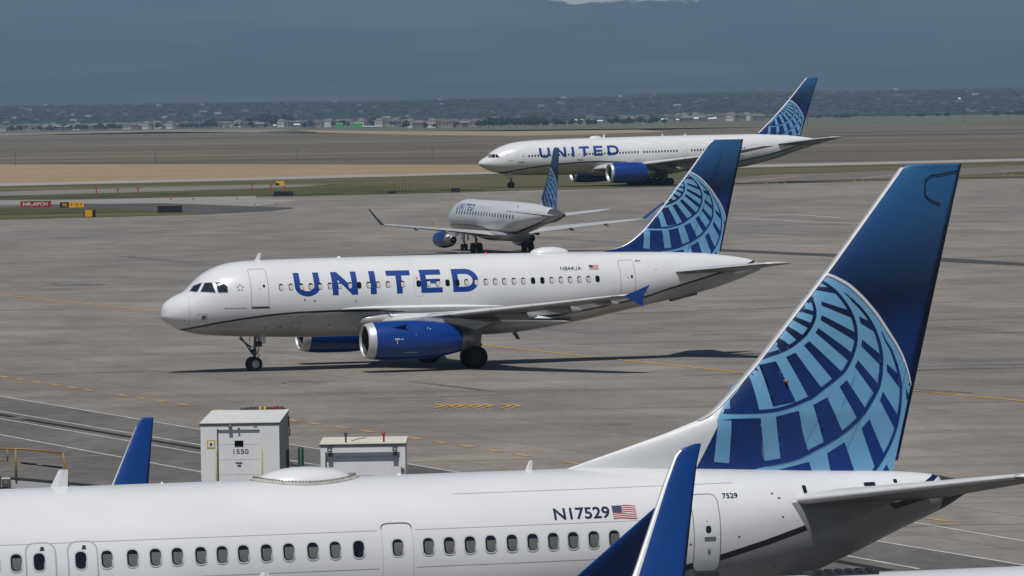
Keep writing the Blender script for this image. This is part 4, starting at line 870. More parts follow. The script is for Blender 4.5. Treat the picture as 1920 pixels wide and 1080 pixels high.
# ------------------------------------------------------------------ catering trucks behind the parked jet
WALLW = mat("white truck panel", (.70, .71, .72), .45, var=.06, scale=1.5, stretch=(1, 1, .3)); ROOFW = mat("chalky roof sheet", (.60, .61, .60), .7, var=.14, scale=1.2)
ROOFC = mat("cream roof sheet", (.60, .58, .50), .7, var=.10, scale=1.2); TRIM = mat("dark grey trim", (.05, .055, .06), .5); DARKG = mat("truck underbody", (.03, .03, .03), .7)
OLIVE = mat("greenish panel with painted shade", (.28, .27, .22), .55, var=.25, scale=1.2, stretch=(1, .2, 1))  # side wall shade is painted into this darker greenish tone
def truck(name, X, Y, w, depth, zt, label, side_m, roof_m, door_x, door_zt, n_pan, front_over=.0):
    t = empty(name, (X, Y, 0), 0, label, 'truck', None); hw = w / 2; zb = 1.15
    T_ = .06
    mb = MB(); mb.box(hw - T_, hw, .04, depth, zb, zt - .05); mb.build('side_wall', side_m, t)
    mb = MB(); mb.box(-hw, -hw + T_, .04, depth, zb, zt - .05); mb.build('side_wall', side_m, t)
    mb = MB(); mb.box(-hw, hw, depth, depth + T_, zb, zt - .05); mb.build('bulkhead', WALLW, t)
    mb = MB(); mb.box(-hw, hw, 0.0, depth + T_, zb - .08, zb - .001); mb.build('floor', DARKG, t)
    x0, x1 = door_x
    mb = MB(); mb.box(-hw, x0, -.035, .04, zb, zt - .05); mb.box(x1, hw, -.035, .04, zb, zt - .05); mb.box(x0 + .001, x1 - .001, -.035, .04, door_zt, zt - .05); mb.build('rear_frame', WALLW, t)
    mb = MB(); mb.box(-hw - .03, hw + .03, -.05, depth + .06, zt - .048, zt); r = mb.build('roof', roof_m, t)
    mb = MB(); mb.box(-hw - .035, hw + .035, -.06, -.051, zt - .075, zt - .02); mb.build('roof_trim', TRIM, r)
    mb = MB(); mb.box(hw + .031, hw + .036, -.05, depth, zt - .06, zt - .015); mb.build('roof_trim', TRIM, r)
    ph = (door_zt - zb) / n_pan
    for k in range(n_pan):
        mb = MB(); mb.box(x0 + .002, x1 - .002, .025, .06, zb + ph * k + .004, zb + ph * (k + 1) - .004); mb.build('door_panel', WALLW, t)
    mb = MB(); mb.box(x0, x1, .061, .07, zb, door_zt); mb.build('door_backing', TRIM, t)
    mb = MB(); mb.box(x0 - .035, x0 - .002, -.06, -.036, zb, door_zt + .03); mb.build('door_track', TRIM, t)
    mb = MB(); mb.box(-hw + .1, hw - .1, .3, depth + 1.6, .62, 1.05); ch = mb.build('chassis', DARKG, t)
    mb = MB(); mb.box(-hw + .12, hw - .12, depth + .4, depth + 2.2, 1.06, 2.5); mb.build('cab', WALLW, t)
    for yy in (1.3, depth + 1.2):
        for sd in (-1, 1):
            mw = MB(); mw.lathe([(-.14, .05), (-.15, .3), (-.15, .45), (-.1, .5), (.1, .5), (.15, .45), (.15, .3), (.14, .05)], (0, 0, 0), 'x', 20)
            o = mw.build('wheel', RUBBER, ch, True); o.location = (sd * (hw - .25), yy, .5)
    mb = MB(); mb.box(-hw + .1, hw - .1, -.12, -.04, .8, 1.05); mb.build('rear_bumper', YEL, t)
    return t
def lamp_fix(t, x, z, s=.07, arm=.12):
    mb = MB(); mb.box(x - s, x + s, -.05 - arm, -.05 - arm + .09, z - s, z + s * .9); mb.tube([(x, -.05 - arm + .05, z + s * .5), (x + .02, -.036, z + s)], .018, 6)
    l = mb.build('work_lamp', TRIM, t)
    mb = MB(); mb.lathe([(-.004, .001), (-.006, s * .6), (0, s * .62)], (x, -.05 - arm, z), 'y', 12); mb.build('lens', mat("lamp lens grey", (.35, .36, .38), .2), l)
    mb = MB(); mb.lathe([(0, s * .5), (.0, s * .35)], (x, -.05 - arm - .012, z), 'y', 12)
    return l
T1 = truck('catering_truck', -8.45, 175, 2.42, 7.4, 4.16, 'taller white box truck marked 1550, its rear shutter facing the camera', OLIVE, ROOFW, (-.67, .61), 3.94, 6)
o = printed('number_print', text_polys("1550", -.26, 3.19, .145, 1.3, .012), lambda x, z: (x, .020, z), LETN, T1, 1, 1)
mb = MB(); mb.box(-.17, .10, .008, .024, 3.42, 3.60); mb.build('door_window', GLASS, T1)
mb = MB(); mb.box(-.15, .06, .008, .024, 2.90, 2.93); mb.box(-.09, .02, .008, .024, 2.81, 2.85); mb.build('door_latch', TRIM, T1)
mb = MB(); mb.box(-1.02, -.76, -.045, -.036, 3.37, 3.63); s_ = mb.build('hazard_sign', YEL, T1)
mb = MB(); mb.box(-.98, -.80, -.050, -.046, 3.41, 3.59); mb.build('sign_face', FLAGW, s_); mb = MB(); mb.box(-.93, -.85, -.055, -.051, 3.46, 3.54); mb.build('sign_symbol', FLAGB, s_)
lamp_fix(T1, -.29, 4.07, .055, .10)
mb = MB(); mb.box(-.06, .0, -.10, -.036, 3.96, 4.0); mb.build('reversing_camera', TRIM, T1)
mb = MB(); mb.box(.42, .55, -.04, -.036, 4.0, 4.03); mb.build('marker_plate', TRIM, T1)
for x in (-.74, .67):
    mb = MB(); mb.tube([(x, -.10, 1.3), (x, -.10, 3.36)], .022, 8); mb.tube([(x, -.10, 3.34), (x, -.02, 3.34)], .02, 6); mb.build('grab_rail', mat("worn yellow rail", (.42, .38, .16), .5), T1, True)
mb = MB(); random.seed(3)
mb.box(-.35, 1.15, 7.30, 7.36, 4.17, 4.20)
for k in range(22): x = -.3 + k * .065 + random.uniform(-.02, .02); mb.box(x, x + random.uniform(.03, .07), 7.25, 7.4, 4.19, 4.21 + random.uniform(.01, .06))
mb.build('roof_hose_rack', TRIM, T1)
for x, m_ in ((.32, YEL), (.46, YEL), (.72, RED), (.95, RED)):
    mb = MB(); mb.lathe([(0, .035), (.09, .03), (.11, .005)], (x, 7.2, 4.17), 'z', 10); mb.build('beacon', m_, T1, True)
mb = MB(); mb.tube([(1.24, 6.6, 3.95), (1.24, 6.9, 3.95), (1.24, 7.0, 3.6)], .02, 6); mb.tube([(1.26, 6.95, 3.45 + .10 * cos(a * pi / 6)) if False else (1.26, 6.95 + .12 * sin(a * pi / 6), 3.45 + .12 * cos(a * pi / 6)) for a in range(13)], .018, 6); mb.build('side_lamp', TRIM, T1)
mb = MB(); mb.box(1.235, 1.30, 5.0, 5.5, 2.4, 3.0); mb.build('side_locker', mat("slate locker", (.10, .11, .12), .5), T1)

T2 = truck('catering_truck', -4.38, 164, 2.44, 3.2, 4.10, 'shorter white box truck with a cream roof, two lamps over its rear shutter', WALLW, ROOFC, (-1.05, 1.05), 3.83, 4)
mb = MB(); mb.box(-1.06, 1.07, -.062, -.036, 3.73, 3.84); mb.build('shutter_hood', mat("grey blue steel", (.12, .14, .17), .45), T2)
for x in (-.95, .93): lamp_fix(T2, x, 3.93, .07, .16)
for x, m_ in ((-.50, TRIM), (.60, RED)):
    mb = MB(); mb.tube([(x, .5, 4.10), (x, .5, 4.32)], .028, 8); mb.lathe([(.20, .01), (.22, .055), (.27, .055), (.30, .02)], (x, .5, 4.10), 'z', 12); mb.build('beacon', m_, T2, True)
mb = MB(); mb.tube([(-.35, .5, 4.15), (-.02, .5, 4.22), (.10, .5, 4.23)], .014, 6); mb.build('aerial', TRIM, T2)
mb = MB(); mb.box(1.10, 1.13, -.06, -.037, 3.25, 3.40); mb.box(1.10, 1.2, -.10, -.061, 3.32, 3.36); mb.build('door_latch', TRIM, T2)
for k in range(5):
    mb = MB(); mb.box(-.95 + .42 * k, -.80 + .42 * k, -.066, -.0612, 4.035, 4.055); mb.build('marker_lamp', TRIM, T2)
mb = MB(); mb.lathe([(0, .09), (3.74, .09), (3.76, .07), (3.78, .01)], (0, 0, 0), 'z', 14); o = mb.build('bollard_post', mat("dark bottle green", (.01, .045, .035), .4), None, True); o.location = (-6.32, 168, 0)
tag(o, 'dark green post standing between the two white box trucks', 'post')

# belt loader at the left edge
BL = empty('belt_loader', (-14.6, 165, 0), 0, 'belt loader with brownish yellow railing and raised pale boom at the left edge', 'belt loader')
RY = mat("faded yellow brown rail paint", (.26, .155, .04), .55, var=.2, scale=4)
mb = MB(); mb.loft([[(x, y, z) for y, z in ((-.5, a - .22), (-.5, a), (.5, a), (.5, a - .22))] for x, a in ((-3.5, 3.28), (-.1, 3.17), (2.2, 2.93), (6.5, 2.35))], 0, True); bo = mb.build('boom', mat("dusty white boom", (.42, .43, .43), .5, var=.15, scale=2), BL)
mb = MB(); mb.loft([[(x, y, z) for y, z in ((-.42, a - .38), (-.42, a - .225), (.42, a - .225), (.42, a - .38))] for x, a in ((-3.5, 3.28), (-.1, 3.17), (2.2, 2.93), (6.5, 2.35))], 0, True); mb.build('belt_underside', DARKG, bo)
mb = MB(); mb.loft([[(x, y, z) for y, z in ((-.40, a + .003), (-.40, a + .03), (.40, a + .03), (.40, a + .003))] for x, a in ((-3.5, 3.28), (-.1, 3.17), (2.2, 2.93), (6.5, 2.35))], 0, True); mb.build('belt', RUBBER, bo)
for pts, r, nm in (([(-1.5, -.52, 4.12), (.36, -.52, 4.06), (1.52, -.52, 3.92)], .028, 'top_rail'), ([(.16, -.52, 3.15), (.16, -.52, 4.07)], .035, 'rail_post'), ([(-.08, -.52, 3.70), (-.08, -.52, 4.08)], .022, 'rail_post'),
                   ([(1.52, -.52, 3.93), (1.60, -.52, 3.45), (1.66, -.52, 3.0)], .035, 'rail_post'), ([(-1.5, -.52, 3.72), (-.08, -.52, 3.72)], .018, 'mid_rail'), ([(-1.3, -.52, 3.2), (-1.3, -.52, 4.1)], .03, 'rail_post')):
    mb = MB(); mb.tube(pts, r, 8); mb.build(nm, RY, BL, True)
mb = MB(); mb.tube([(.30, -.53, 3.66), (1.5, -.53, 3.50)], .028, 8); mb.build('mid_rail', BLACKP, BL, True)
mb = MB(); mb.box(-.26, -.02, -.62, -.5, 3.02, 3.20); k_ = mb.build('control_box', mat("brown control box", (.12, .085, .07), .5), BL)
mb = MB(); mb.box(-.27, -.01, -.63, -.49, 3.201, 3.24); mb.build('box_lid', FLAGW, k_); mb = MB(); mb.lathe([(-.01, .001), (-.01, .045), (0, .05)], (-.13, -.62, 3.10), 'y', 12); mb.build('lens', mat("bluish lens", (.15, .17, .28), .2), k_)
mb = MB(); mb.box(-.6, -.30, -.6, -.45, 2.95, 3.30); mb.build('motor_cover', BLACKP, BL)
mb = MB(); mb.box(-3, 3.5, -.9, .9, .45, 1.1); ch = mb.build('chassis', mat("loader body white", (.5, .5, .5), .5), BL)
for x in (-1.9, 2.4):
    for sd in (-1, 1):
        mw = MB(); mw.lathe([(-.12, .05), (-.12, .35), (-.08, .4), (.08, .4), (.12, .35), (.12, .05)], (x, sd * .85, .4), 'y', 18); mw.build('wheel', RUBBER, ch, True)
for x in (-1, 1.2): mb = MB(); mb.tube([(x, 0, 1.05), (x + .6, 0, 2.85)], .09, 10); mb.build('lift_ram', DARKMET, BL, True)

# ------------------------------------------------------------------ airfield signs, markers and posts
def face(name, txt, x0, z0, H, sx, m, parent, y=-.078, bold=.01): return printed(name, text_polys(txt, x0, z0, H, sx, bold), lambda x, z: (x, y, z), m, parent, 5, 5)
SR, SY, SK = mat("sign red face", (.30, .010, .018), .45), mat("sign yellow face", (.72, .36, .012), .45), mat("sign black face", (.010, .010, .012), .5)
t = empty('airfield_sign', (-71.2, 853, 0), 0, 'red airfield sign with white lettering on the grass, farther left of the two long signs', 'sign')
mb = MB(); mb.box(-2.3, 2.3, -.07, .09, .22, 1.05); b_ = mb.build('panel', SR, t)
for x in (-1.8, 0, 1.8): mb = MB(); mb.tube([(x, 0, 0), (x, 0, .24)], .05, 6); mb.build('leg', TRIM, t)
mb = MB(); mb.box(-2.33, 2.33, -.06, .08, 1.051, 1.09); mb.build('cap', TRIM, t)
face('lettering', "34R-APCH", -2.05, .42, .50, 1.22, FLAGW, b_)
t = empty('airfield_sign', (-65.0, 843, 0), 0, 'yellow and black airfield sign with arrows either side of a G', 'sign')
mb = MB(); mb.box(-1.78, -.45, -.07, .09, .22, 1.02); b_ = mb.build('location_panel', SK, t); face('lettering', "F8", -1.45, .40, .48, 1.1, SY, b_)
mb = MB(); mb.box(-.449, 1.78, -.07, .09, .22, 1.05); b_ = mb.build('direction_panel', SY, t); face('lettering', "G", .46, .40, .48, 1.1, SK, b_)
for sg, cx in ((-1, -.02), (1, 1.34)):
    P_ = [(0, .64), (sg * -.22, .80), (sg * -.22, .68), (sg * -.42, .68), (sg * -.42, .60), (sg * -.22, .60), (sg * -.22, .48)]
    printed('arrow', [[(cx + sg * .2 + a, c) for a, c in P_]], lambda x, z: (x, -.076, z), SK, b_, 5, 5)
for x in (-1.4, .6, 1.5): mb = MB(); mb.tube([(x, 0, 0), (x, 0, .24)], .05, 6); mb.build('leg', TRIM, t)
t = empty('airfield_sign', (-57.0, 770, 0), .5, 'small yellow and black sign nearest the concrete, right of the long signs', 'sign')
mb = MB(); mb.box(-.75, .35, -.07, .09, .1, 1.0); mb.build('panel', SY, t); mb = MB(); mb.box(.351, .75, -.3, .12, .08, 1.0); mb.build('side_panel', SK, t); mb = MB(); mb.box(-.85, -.751, -.07, .1, .08, 1.0); mb.build('side_panel', SK, t)
mb = MB(); mb.box(-.9, .8, -.3, .3, 0, .079); mb.build('base', TRIM, t)
for (x, y, w_, h_, lab) in ((-47.4, 791, 3.45, 1.02, 'long black sign back on the grass island, left of the parked-up regional jet'), (-37.2, 932, 3.2, .86, 'black sign back at the grass edge, middle one of the far black signs'),
                            (-19.6, 943, 1.3, .48, 'lowest and smallest black sign box near the pale concrete edge'), (-9.1, 943.5, 1.5, .80, 'short black sign with a lighter side, just behind the regional jet')):
    t = empty('sign_back', (x, y, 0), 0, lab, 'sign')
    mb = MB(); mb.box(-w_ / 2, w_ / 2, -.09, .09, .12, h_); mb.build('panel', SK, t)
    for q in (-.38, .38):
        mb = MB(); mb.box(q * w_ - .06, q * w_ + .06, -.05, .05, 0, .119); mb.build('leg', TRIM, t)
    mb = MB(); mb.box(-w_ / 2 - .03, w_ / 2 + .03, -.11, .11, h_ + .001, h_ + .04); mb.build('cap', TRIM, t)
t = empty('airfield_sign', (-43.1, 1069, 0), 0, 'tiny yellow sign with a black block, beyond the orange posts', 'sign')
mb = MB(); mb.box(-.9, .6, -.07, .07, .15, .95); mb.build('panel', SY, t); mb = MB(); mb.box(-1.0, -.3, -.09, -.071, .15, .6); mb.build('black_block', SK, t)
mb = MB(); mb.box(-.05, .05, -.05, .05, 0, .149); mb.build('leg', TRIM, t)
OR = mat("orange marker post", (.42, .07, .03), .5)
proto = None
for (x, y, h_) in ((-70.0, 962, 1.7), (-65.6, 950, 1.5), (-61.9, 946, 1.7), (-45.2, 995, 1.5), (-41.7, 991, 1.3), (-39.3, 988, 1.0), (-54.6, 915, .8)):
    if proto is None:
        r = empty('marker_post', (x, y, 0), 0, 'thin orange post in the rough grass beside the airfield signs', 'post', 'orange marker posts in the grass')
        mb = MB(); mb.tube([(0, 0, 0), (0, 0, 1.0)], .10, 6); mb.build('pole', OR, r); mb = MB(); mb.box(-.28, .28, -.05, .05, .86, 1.02); mb.build('crossbar', OR, r); proto = r
    else:
        r = proto.copy(); link(r)
        for ch in list(proto.children): c2_ = ch.copy(); link(c2_, r)
        r.location = (x, y, 0)
    r.scale = (1, 1, h_)
# row of thin lights in the grass behind the regional jet
stk = mat("pale light stake", (.30, .27, .2), .5); first = None
for k in range(24):
    x = -20 + .62 * k * 1.02; y = 1003
    if first is None:
        mb = MB(); mb.tube([(0, 0, 0), (0, 0, 1.0)], .035, 5); mb.box(-.05, .05, -.05, .05, 1.0, 1.1); first = mb.build('light_stake', stk); o = first
        tag(o, 'thin pale stake in the row on the grass behind the regional jet', 'stake', 'row of light stakes on the grass')
    else: o = first.copy(); link(o)
    o.location = (x, y, 0); o.scale = (1, 1, random.uniform(.75, 1.15))
# edge lights
eb = None
for (x, y) in ((-50.5, 905), (-43.6, 906), (-66.0, 705), (-37.5, 833), (-34.9, 846), (-9.3, 672), (44.3, 985), (46.0, 985), (47.6, 985), (60.5, 1000), (62.0, 1001), (63.3, 1001), (76.9, 1040), (78.4, 1040), (92.0, 1060), (93.4, 1060)):
    if eb is None:
        eb = empty('edge_light', (x, y, 0), 0, 'stubby yellowish taxiway edge light beside the concrete', 'light', 'taxiway edge lights')
        mb = MB(); mb.lathe([(0, .16), (.3, .12), (.31, .02)], (0, 0, 0), 'z', 8); mb.build('stem', mat("edge light yellow", (.36, .24, .05), .5), eb)
        mb = MB(); mb.lathe([(.311, .1), (.45, .09), (.5, .01)], (0, 0, 0), 'z', 8); mb.build('globe', mat("edge light glass", (.12, .16, .20), .2), eb); r = eb
    else:
        r = eb.copy(); link(r)
        for ch in list(eb.children): link(ch.copy(), r)
    r.location = (x, y, 0)
# thin poles out in the field
fp = None
for (x, y, h_) in ((-139, 1600, 3.6), (-99.7, 1600, 3.6), (-60.6, 1620, 3.3), (-22.2, 1625, 3.5), (58, 1700, 3.2)):
    if fp is None:
        fp = tag(empty('field_pole', (x, y, 0), 0), 'thin dark pole standing at the near edge of the brown field', 'pole', 'poles along the edge of the brown field')
        mb = MB(); mb.tube([(0, 0, 0), (0, 0, 1)], .06, 6); mb.build('pole', TRIM, fp); mb = MB(); mb.box(-.35, .35, -.04, .04, .93, .95); mb.build('crossarm', TRIM, fp); r = fp
    else:
        r = fp.copy(); link(r)
        for ch in list(fp.children): link(ch.copy(), r)
        r.location = (x, y, 0)
    r.scale = (1, 1, h_)

# ------------------------------------------------------------------ suburb, trees and pylons beyond the field
random.seed(11)
walls = [mat("house wall %d" % i, c, .8) for i, c in enumerate([(.26, .23, .20), (.17, .16, .15), (.36, .34, .31), (.12, .115, .11), (.21, .19, .16), (.50, .50, .49), (.11, .12, .14)])]
roofs = [mat("house roof %d" % i, c, .8) for i, c in enumerate([(.10, .085, .08), (.15, .12, .11), (.075, .08, .09), (.19, .165, .15)])]
glz = mat("far window dark", (.03, .035, .045), .2)
def house_mesh(w, d, h, rh):
    mb = MB(); mb.box(-w / 2, w / 2, -d / 2, d / 2, 0, h); wl = mb
    mr_ = MB(); e = .35
    mr_.add([(-w / 2 - e, -d / 2 - e, h), (w / 2 + e, -d / 2 - e, h), (w / 2 + e, d / 2 + e, h), (-w / 2 - e, d / 2 + e, h), (-w * .28, 0, h + rh), (w * .28, 0, h + rh)],
            [(0, 1, 5, 4), (1, 2, 5), (2, 3, 4, 5), (3, 0, 4), (3, 2, 1, 0)])
    return wl, mr_
H_ = []
for i in range(7):
    w, d, h, rh = random.uniform(7, 12), 8, random.uniform(3.2, 5.4), random.uniform(1.6, 2.8)
    a, b_ = house_mesh(w, d, h, rh)
    m1 = bpy.data.meshes.new("wall"); m1.from_pydata(a.v, [], a.f); m1.materials.append(walls[i % 7]); m2 = bpy.data.meshes.new("roof"); m2.from_pydata(b_.v, [], b_.f); m2.materials.append(roofs[i % 4])
    mw = MB()
    for q in (-.3, 0, .3): mw.box(q * w - .6, q * w + .6, -d / 2 - .06, -d / 2 - .01, h * .45, h * .45 + 1.3)
    m3 = bpy.data.meshes.new("window"); m3.from_pydata(mw.v, [], mw.f); m3.materials.append(glz)
    H_.append((m1, m2, m3))
def row(X):      # depth of the front row of houses for a sideways position, following the edge of the field
    return 5250 + (X + 500) * .9 if X < -250 else (5480 if X < -60 else 4700)
cnt = 0
for i in range(150):
    u = (i + random.random()) / 150
    px = u * 1250 if i < 110 else 1100 + random.random() * 400
    far = random.choice([0, 0, 60, 130, 220, 350, 520])
    Y = (5700 if px < 560 else 5300 if px < 760 else 4600) + far + random.uniform(-20, 20)
    if px > 1100: Y += 700
    X = (px - 960) / 10667 * Y
    k = random.randrange(7)
    r = empty('suburban_house', (X, Y, 0), random.uniform(-.5, .5)); tag(r, 'small house in the distant suburb beyond the brown field', 'house', 'houses of the distant suburb')
    for nm, me in zip(('wall', 'roof'), H_[k]): link(bpy.data.objects.new(nm, me), r)
    if far == 0: link(bpy.data.objects.new('window', H_[k][2]), r)
bark = mat("far bark", (.06, .05, .04), .9)
leafm = [mat("far foliage %d" % i, c, .9, var=.45, scale=.5) for i, c in enumerate([(.022, .036, .022), (.030, .045, .022), (.018, .030, .024)])]
def crown_mesh(seed, m):
    random.seed(seed); mb = MB()
    for k in range(150):
        t, p = random.uniform(0, 2 * pi), math.acos(random.uniform(-.75, 1)); rr = random.uniform(.55, 1.0) ** .5 * (1 + .25 * sin(3 * t + seed) + .15 * sin(5 * p))
        c = Vector((rr * sin(p) * cos(t), rr * sin(p) * sin(t), .85 * rr * cos(p))) * .5
        s = random.uniform(.07, .15); a = Vector((random.gauss(0, 1), random.gauss(0, 1), random.gauss(0, 1))).normalized(); b_ = a.orthogonal().normalized(); c2_ = a.cross(b_)
        P_ = [c + b_ * s, c + c2_ * s * .8, c - b_ * s, c - c2_ * s * .8, c + a * s * .6]
        mb.add(P_, [(0, 1, 4), (1, 2, 4), (2, 3, 4), (3, 0, 4), (3, 2, 1, 0)])
    me = bpy.data.meshes.new("crown"); me.from_pydata(mb.v, [], mb.f); me.materials.append(m); return me
crowns = [crown_mesh(s, leafm[s % 3]) for s in range(5)]
mt_ = MB(); mt_.tube([(0, 0, 0), (0, 0, .3), (.02, 0, .55)], [.035, .028, .015], 6); tmesh = bpy.data.meshes.new("trunk"); tmesh.from_pydata(mt_.v, [], mt_.f); tmesh.materials.append(bark)
random.seed(5)
def tree(X, Y, h, lab, grp, wf=1.0):
    r = empty('broadleaf_tree', (X, Y, 0), random.uniform(0, 6)); tag(r, lab, 'tree', grp)
    c = link(bpy.data.objects.new('crown', random.choice(crowns)), r); c.location = (0, 0, h * .58); c.scale = (h * .85 * wf, h * .85 * wf, h * .85)
    t = link(bpy.data.objects.new('trunk', tmesh), r); t.scale = (h, h, h)
for i in range(210):
    px = random.uniform(-20, 1260); Y = (5650 if px < 560 else 5250 if px < 760 else 4550) + random.choice([0, 40, 100, 180, 300, 450]) + random.uniform(-25, 25)
    tree((px - 960) / 10667 * Y, Y, random.uniform(3.5, 6.5), 'small dark tree among the houses of the distant suburb', 'trees of the distant suburb')
for px, h in [(470, 9), (484, 10), (497, 11), (509, 12), (522, 10), (537, 11), (548, 10), (452, 8), (437, 7.5), (425, 7)]:
    tree((px - 960) / 10667 * 5950, 5950, h * 1.15, 'tall dark tree in the clump above the suburb roofs', 'tall clump of trees left of the tall pylon')
for px, h, y in [(402, 9.5, 5500), (395, 8, 5520), (706, 9, 5400), (765, 8, 5400), (920, 8, 4500), (930, 7, 4500), (945, 6.5, 4520), (960, 7.5, 4500), (975, 6.5, 4500), (988, 6.5, 4480), (1000, 8, 4500), (1010, 8, 4480), (1022, 7, 4500), (1045, 7, 4500)]:
    tree((px - 960) / 10667 * y, y, h, 'dark tree standing clear of the suburb at the edge of the field', 'edge of field trees', 1.3)
for i in range(26):
    px = random.choice([random.uniform(1690, 1790), random.uniform(1860, 1930), random.uniform(1480, 1600)]); Y = 5600
    tree((px - 960) / 10667 * Y, Y, random.uniform(3, 5), 'low dark tree on the grassy rise at the far right', 'trees on the far right rise', 1.6)
sheet('grass_rise', [[((1050 - 960) / 10667 * 4300), 4300], [((2100 - 960) / 10667 * 3900), 3900], [((2200 - 960) / 10667 * 6000), 6000], [((1200 - 960) / 10667 * 6000), 6000]], .02, ground_mat("grassy rise", (.115, .115, .070), .25, .01, (.2, 1, 1), fine=.3))
# pale sheds, green canopies, vehicles as small bright things
def shed(px, Y, w, h, c, lab, cat='shed', nm='shed', z0=0):
    X = (px - 960) / 10667 * Y; t = empty(nm, (X, Y, z0), 0, lab, cat)
    mb = MB(); mb.box(-w / 2, w / 2, -4, 4, 0, h * .72); mb.build('wall', walls[1] if nm == 'shed' else c, t)
    mb = MB(); mb.add([(-w / 2 - .2, -4.2, h * .72), (w / 2 + .2, -4.2, h * .72), (w / 2 + .2, 4.2, h * .72), (-w / 2 - .2, 4.2, h * .72), (-w / 2, 0, h), (w / 2, 0, h)], [(0, 1, 5, 4), (1, 2, 5), (2, 3, 4, 5), (3, 0, 4), (3, 2, 1, 0)]); mb.build('roof', c, t)
GRN = mat("bright green sheeting", (.08, .30, .09), .5, var=.2, scale=1); WHT = mat("white sheet roof", (.75, .76, .77), .5)
shed(642, 4900, 5.5, 4.8, GRN, 'bright green and white canopy, smaller and left of the two green canopies', 'canopy', 'canopy')
shed(674, 4900, 9.6, 4.8, GRN, 'wide bright green canopy, right of the smaller one in the suburb', 'canopy', 'canopy')
shed(697, 4880, 11.0, 1.8, WHT, 'low white roof just right of the wide green canopy')
for k, (px, w) in enumerate(((520, 3), (562, 6), (586, 4), (988, 8), (1008, 9), (1090, 7), (1130, 5), (1250, 5), (1310, 4), (1275, 3), (1338, 5), (1345, 3))):
    Y = 5300 if px < 800 else 5050
    shed(px, Y + 30 * (k % 3), w, 3.4 + (k % 3) * .5, WHT, 'small shed with a bright white roof in the distant suburb', 'shed'); bpy.context.scene.objects
for o in list(SC.objects):
    if o.get('label') == 'small shed with a bright white roof in the distant suburb': o['group'] = 'white roofed sheds of the distant suburb'
# lattice pylons
def pylon_tower(X, Y, H, w):
    t = empty('power_pylon', (X, Y, 0), .2); mb = MB(); r = w
    zs = [0, H * .22, H * .42, H * .6, H * .76, H * .9, H]
    ww = [H * .09, H * .075, H * .06, H * .045, H * .03, H * .02, .1]
    for sx in (-1, 1):
        for sy in (-1, 1): mb.tube([(sx * a, sy * a, z) for a, z in zip(ww, zs)], r, 4)
    for i in range(len(zs) - 1):
        for sy in (-1, 1):
            mb.tube([(-ww[i], sy * ww[i], zs[i]), (ww[i + 1], sy * ww[i + 1], zs[i + 1])], r * .6, 4, cap=False); mb.tube([(ww[i], sy * ww[i], zs[i]), (-ww[i + 1], sy * ww[i + 1], zs[i + 1])], r * .6, 4, cap=False)
    mb.build('lattice_mast', PYM, t)
    mb = MB()
    for z, l in ((H * .72, H * .13), (H * .84, H * .10), (H * .95, H * .07)): mb.tube([(-l, 0, z), (l, 0, z)], r, 4)
    mb.build('crossarms', PYM, t); return t
PYM = mat("weathered pylon steel", (.09, .09, .095), .6)
for i, (px, Y, H, w) in enumerate(((64, 6300, 22, .12), (152, 6000, 24.6, .16), (249, 6000, 25.5, .18), (352, 6100, 23, .13), (452, 6100, 21.5, .13), (657, 6000, 21, .13), (773, 6000, 22, .15), (920, 5900, 26.5, .22), (1070, 5900, 24, .2), (1235, 5900, 25, .2))):
    tag(pylon_tower((px - 960) / 10667 * Y, Y, H, w), 'faint grey lattice pylon in the line across the distant suburb', 'pylon', 'faint line of pylons across the suburb')
tag(pylon_tower((590 - 960) / 10667 * 5300, 5300, 22, .30), 'darkest and tallest pylon standing in front of the suburb roofs', 'pylon')
def mast(px, Y, H, r, lab, lamp=False):
    t = empty('light_mast', ((px - 960) / 10667 * Y, Y, 0), 0, lab, 'mast'); mb = MB(); mb.tube([(0, 0, 0), (0, 0, H)], [r, r * .7], 8); mb.build('pole', TRIM, t)
    mb = MB(); mb.box(-r * 3, r * 3, -r, r, H * .9, H * .93); mb.box(-r * 3, r * 3, -r, r, H + .001, H + .35); mb.build('crossarm', TRIM, t)
mast(1519, 3850, 15.5, .28, 'thick dark mast rising just right of the wide-body tail'); mast(1812, 4000, 13, .20, 'thin dark mast on the grassland at the far right')
for k, px in enumerate((1633, 1872, 1735)): mast(px, 4300, 7.5, .07, ['slender dark pole nearest the wide-body tail on the right plain', 'slender dark pole closest to the right edge', 'slender dark pole between the two masts on the right plain'][k])
t = empty('water_tank', ((1804 - 960) / 10667 * 7600, 7600, hill_z(600, 7600)), 0, 'small white round tank glinting on the far slope at right', 'tank')
mb = MB(); mb.lathe([(0, .01), (0, 1.8), (3.0, 2.0), (4.2, 1.5), (4.6, .01)], (0, 0, 2.0), 'z', 14); mb.build('tank', WHT, t, True); mb = MB(); mb.tube([(0, 0, -1), (0, 0, 2.1)], .4, 8); mb.build('stem', WHT, t)

